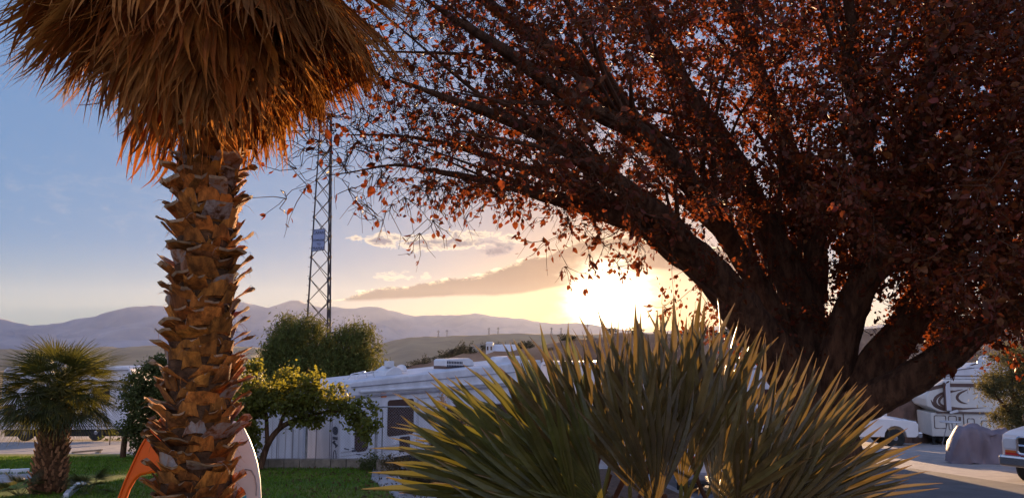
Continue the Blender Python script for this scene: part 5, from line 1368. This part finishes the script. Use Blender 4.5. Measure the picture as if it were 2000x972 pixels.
t = cloth('covered_motorcycle', 'low shape under a grey fabric cover on the gravel in front of the fifth wheel', 'covered vehicle', (q.x, q.y + .2, q.z), math.radians(-7),
      [(-.98, .28, .25, .4), (-.88, .38, .62, .5), (-.62, .42, 1.08, .45), (-.40, .42, 1.12, .4), (.0, .42, 1.0, .5), (.45, .42, .92, .6), (.9, .40, .86, .6), (1.02, .34, .35, .6)], 'tarp', 3.3, .085)
for x in (-.66, .66):
    wheel(t, (x, 0, .3), .3, .12)
q = GP(1790, 862)
cloth('covered_boat', 'bulky boat under a brown and grey tarp between white pickup and fifth wheel', 'covered boat', (q.x + .15, 37.2, zg(20, 37.2)), math.radians(12),
      [(-1.6, .6, 1.9, .4), (-1.1, .95, 2.35, .3), (-.2, 1.0, 2.15, .3), (.5, 1.0, 2.55, .25), (1.3, .9, 2.7, .25), (1.8, .5, 2.2, .3)], 'browntarp', 8.1, .13)
q = GP(1803, 866)
t = thing('round_table', 'small round white folding table standing beside the fifth wheel front', 'table', (q.x, 33.2, zg(18, 33.2)))
hz_ = P(1803, 824, 33.2).z - zg(18, 33.2)
mb = MB(); mb.lathe([(.40, 0), (.42, .02), (.42, .04), (.38, .05)], (0, 0, hz_), 'z', 22); mb.build('table_top', M['lens'], t, smooth=True, auto=.6)
for k in range(3):
    a = k * 2.094 + .5; mb = MB(); mb.bar((.1 * math.cos(a), .1 * math.sin(a), hz_), (.36 * math.cos(a), .36 * math.sin(a), 0), .018, 6); mb.build('leg', M['trim'], t)

# ---------------------------------------------------------------- edging, plank, hillside buildings, pylons
def edging(a, b, label, grp):
    A_, B_ = GP(*a), GP(*b); d = B_ - A_; L = Vector((d.x, d.y, 0)).length
    t = thing('garden_edging', label, 'edging', A_, math.atan2(d.y, d.x), grp)
    n = max(2, int(L / .45))
    mb = MB()
    for k in range(n): mb.box(((k + .5) * L / n, 0, (d.z) * (k + .5) / n + .04), (L / n - .015, .09, .12))
    mb.build('edging_stones', M['lens'], t, bevel=.012)
    mb = MB(); mb.box((L / 2, .06, d.z / 2 + .005), (L, .03, .04), Matrix.Rotation(-math.atan2(d.z, L), 3, 'Y')); mb.build('edging_strip', M['block'], t)
edging((128, 972), (160, 948), 'white stone edging strip slanting across the lawn beside the short palm', None)
edging((140, 945), (166, 947), 'short white edging piece at the corner by the palm tuft', None)
edging((-20, 924), (58, 922), 'pale timber edging along the back of the concrete pad at left', None)
q = GP(170, 884)
t = thing('wooden_plank', 'weathered wooden plank lying at the gravel edge behind the lawn', 'plank', q, .12)
mb = MB(); mb.box((0, 0, .07), (1.0, .16, .05), Matrix.Rotation(-.07, 3, 'Y')); mb.build('plank', M['wood'], t, bevel=.008)
mb = MB(); mb.box((.38, 0, .025), (.14, .2, .05)); mb.build('support_block', M['block'], t, bevel=.006)

def far_building(name, label, px0, px1, py0, py1, depth, roofm, wallm, roof=.25, win=0):
    a = on_hill((px0 + px1) / 2, py1); Y = a.y
    A_ = P(px0, py1, Y); B_ = P(px1, py0, Y)
    w = B_.x - A_.x; h = B_.z - A_.z; base = A_.z - 1.0
    t = thing(name, label, 'building', (A_.x, Y, base))
    H = h + 1.0
    mb = MB(); mb.prism([(0, 0), (w, 0), (w, H * (1 - roof)), (0, H * (1 - roof))], 0, depth); mb.build('wall', wallm, t)
    mb = MB(); mb.add([(-.3, -.3, H * (1 - roof) + .003), (w + .3, -.3, H * (1 - roof) + .003), (w + .3, depth + .3, H * (1 - roof) + .003), (-.3, depth + .3, H * (1 - roof) + .003), (.4, depth * .5, H), (w - .4, depth * .5, H)],
                      [(0, 3, 2, 1), (0, 1, 5, 4), (1, 2, 5), (2, 3, 4, 5), (3, 0, 4)]); mb.build('roof', roofm, t)
    for k in range(win):
        mb = MB(); xx = w * (k + .5) / win; mb.box((xx, -.03, 1.0 + (H * (1 - roof) - 1) * .5), (w / win * .45, .1, (H * (1 - roof) - 1) * .4)); mb.build('window', M['glass'], t)
far_building('farm_building', 'long low white building on the hillside right of the white tower house', 963, 1012, 672, 686, 9, M['roofwhite'], M['white'], .75, 3)
far_building('tower_house', 'narrow two storey white house on the hillside', 949, 963, 667, 689, 5, M['roofwhite'], M['white'], .12, 2)
far_building('farmhouse', 'low pale house left of the narrow two storey white house on the hillside', 922, 945, 672, 683, 8, M['block'], M['cream'], .5, 3)
def pylon(px, py, h, label, grp):
    a = on_hill(px, py + 6, MBV)
    t = thing('transmission_pylon', label, 'pylon', a, rnf.uniform(-.4, .4), grp); mb = MB()
    w = h * .11
    for sx in (-1, 1):
        for sy in (-1, 1): mb.tube([(sx * w, sy * w, -1), (sx * w * .25, sy * w * .25, h * .7), (0, 0, h)], .22, 4)
    for k in range(4):
        z0, z1 = h * .18 * k, h * .18 * (k + 1); w0, w1 = w * (1 - .28 * k * .9), w * (1 - .28 * (k + 1) * .9)
        mb.bar((-w0, -w0, z0), (w1, -w1, z1), .14, 4); mb.bar((w0, -w0, z0), (-w1, -w1, z1), .14, 4)
    mb.build('mast', M['towersteel'], t)
    mb = MB()
    for z_, l in ((.72, .24), (.86, .19)):
        mb.bar((-l * h, 0, h * z_), (l * h, 0, h * z_), .22, 4); mb.bar((-l * h, 0, h * z_), (0, 0, h * (z_ + .09)), .14, 4); mb.bar((l * h, 0, h * z_), (0, 0, h * (z_ + .09)), .14, 4)
    mb.build('cross_arm', M['towersteel'], t)
for i, (px, py) in enumerate([(856, 644), (873, 644), (955, 644), (973, 644), (1077, 645), (1096, 645)]):
    pylon(px, py, 17, 'tiny transmission pylon on the flat ridge line below the mountains', 'distant transmission pylons on the ridge')
for (px, py, h, lab) in [(1148, 650, 8, 'thin utility pole on the hill crest left of the setting sun'), (1290, 645, 9, 'thin utility pole on the hill crest right of the setting sun')]:
    a = on_hill(px, py); t = thing('utility_pole', lab, 'utility pole', a)
    mb = MB(); mb.tube([(0, 0, -1), (0, 0, h)], [.16, .11], 6); mb.build('pole', M['twig'], t)
    mb = MB(); mb.box((0, 0, h - .7), (2.2, .16, .16)); mb.box((0, 0, h - 1.6), (1.7, .14, .14)); mb.build('cross_arm', M['twig'], t)

# ---------------------------------------------------------------- grass on the lawn and litter on the bed
def grass():
    rs = np.random.RandomState(2)
    n = 90000
    y = 9.5 + (26 - 9.5) * rs.rand(n) ** .8; x = -17 + 17 * rs.rand(n)
    poly = lawn_pts
    inside = np.zeros(n, bool); j = len(poly) - 1
    for i in range(len(poly)):
        xi, yi = poly[i]; xj, yj = poly[j]
        c = ((yi > y) != (yj > y)) & (x < (xj - xi) * (y - yi) / (yj - yi + 1e-12) + xi); inside ^= c; j = i
    pad = (x < -8.9) & (y > 14.5) & (y < 19.2); inside &= ~pad
    x = x[inside]; y = y[inside]; n = len(x)
    z = -SLOPE * y + .003; h = rs.uniform(.03, .07, n); a = rs.uniform(0, 2 * PI, n); w = rs.uniform(.004, .009, n)
    b = np.stack([x, y, z], 1); s_ = np.stack([np.cos(a), np.sin(a), 0 * a], 1) * w[:, None]; ln = rs.normal(size=(n, 3)) * np.array([.025, .025, 0]); up = np.stack([0 * h, 0 * h, h], 1)
    V = np.stack([b - s_, b + s_, b + s_ * .5 + ln * .4 + up * .6, b + ln + up], 1).reshape(-1, 3)
    i = np.arange(n)[:, None] * 4; Fq = i + np.array([[0, 1, 2, 3]])
    tag(npmesh('grass', V, Fq, M['grass']), 'short mown green grass of the lawn', 'grass', kind='stuff')
    n = 700; yy = rs.uniform(13, 21, n); xx = -7.5 + 5.2 * rs.rand(n) ** .6 - .25 * (yy - 17)
    tag(leaves('fallen_leaves', np.stack([xx, yy, -SLOPE * yy + .05 + 0 * xx], 1), .07, M['drybush'], rs, None, .6, -.1), 'brown fallen leaves scattered on the lawn', 'leaf litter', kind='stuff')
    n = 9000; y = rs.uniform(8, 21, n); t = (y - 9) / 12; x = rs.uniform(-.7, 3.0, n) - np.clip((y - 9) / 9, 0, 1) * 1.9
    p = np.stack([x, y, -SLOPE * y + .02 + rs.rand(n) * .03], 1)
    tag(leaves('leaf_litter', p, .07, M['drybush'], rs, None, .6, -.1), 'dry fallen leaves scattered over the mulch bed', 'leaf litter', kind='stuff')
grass()
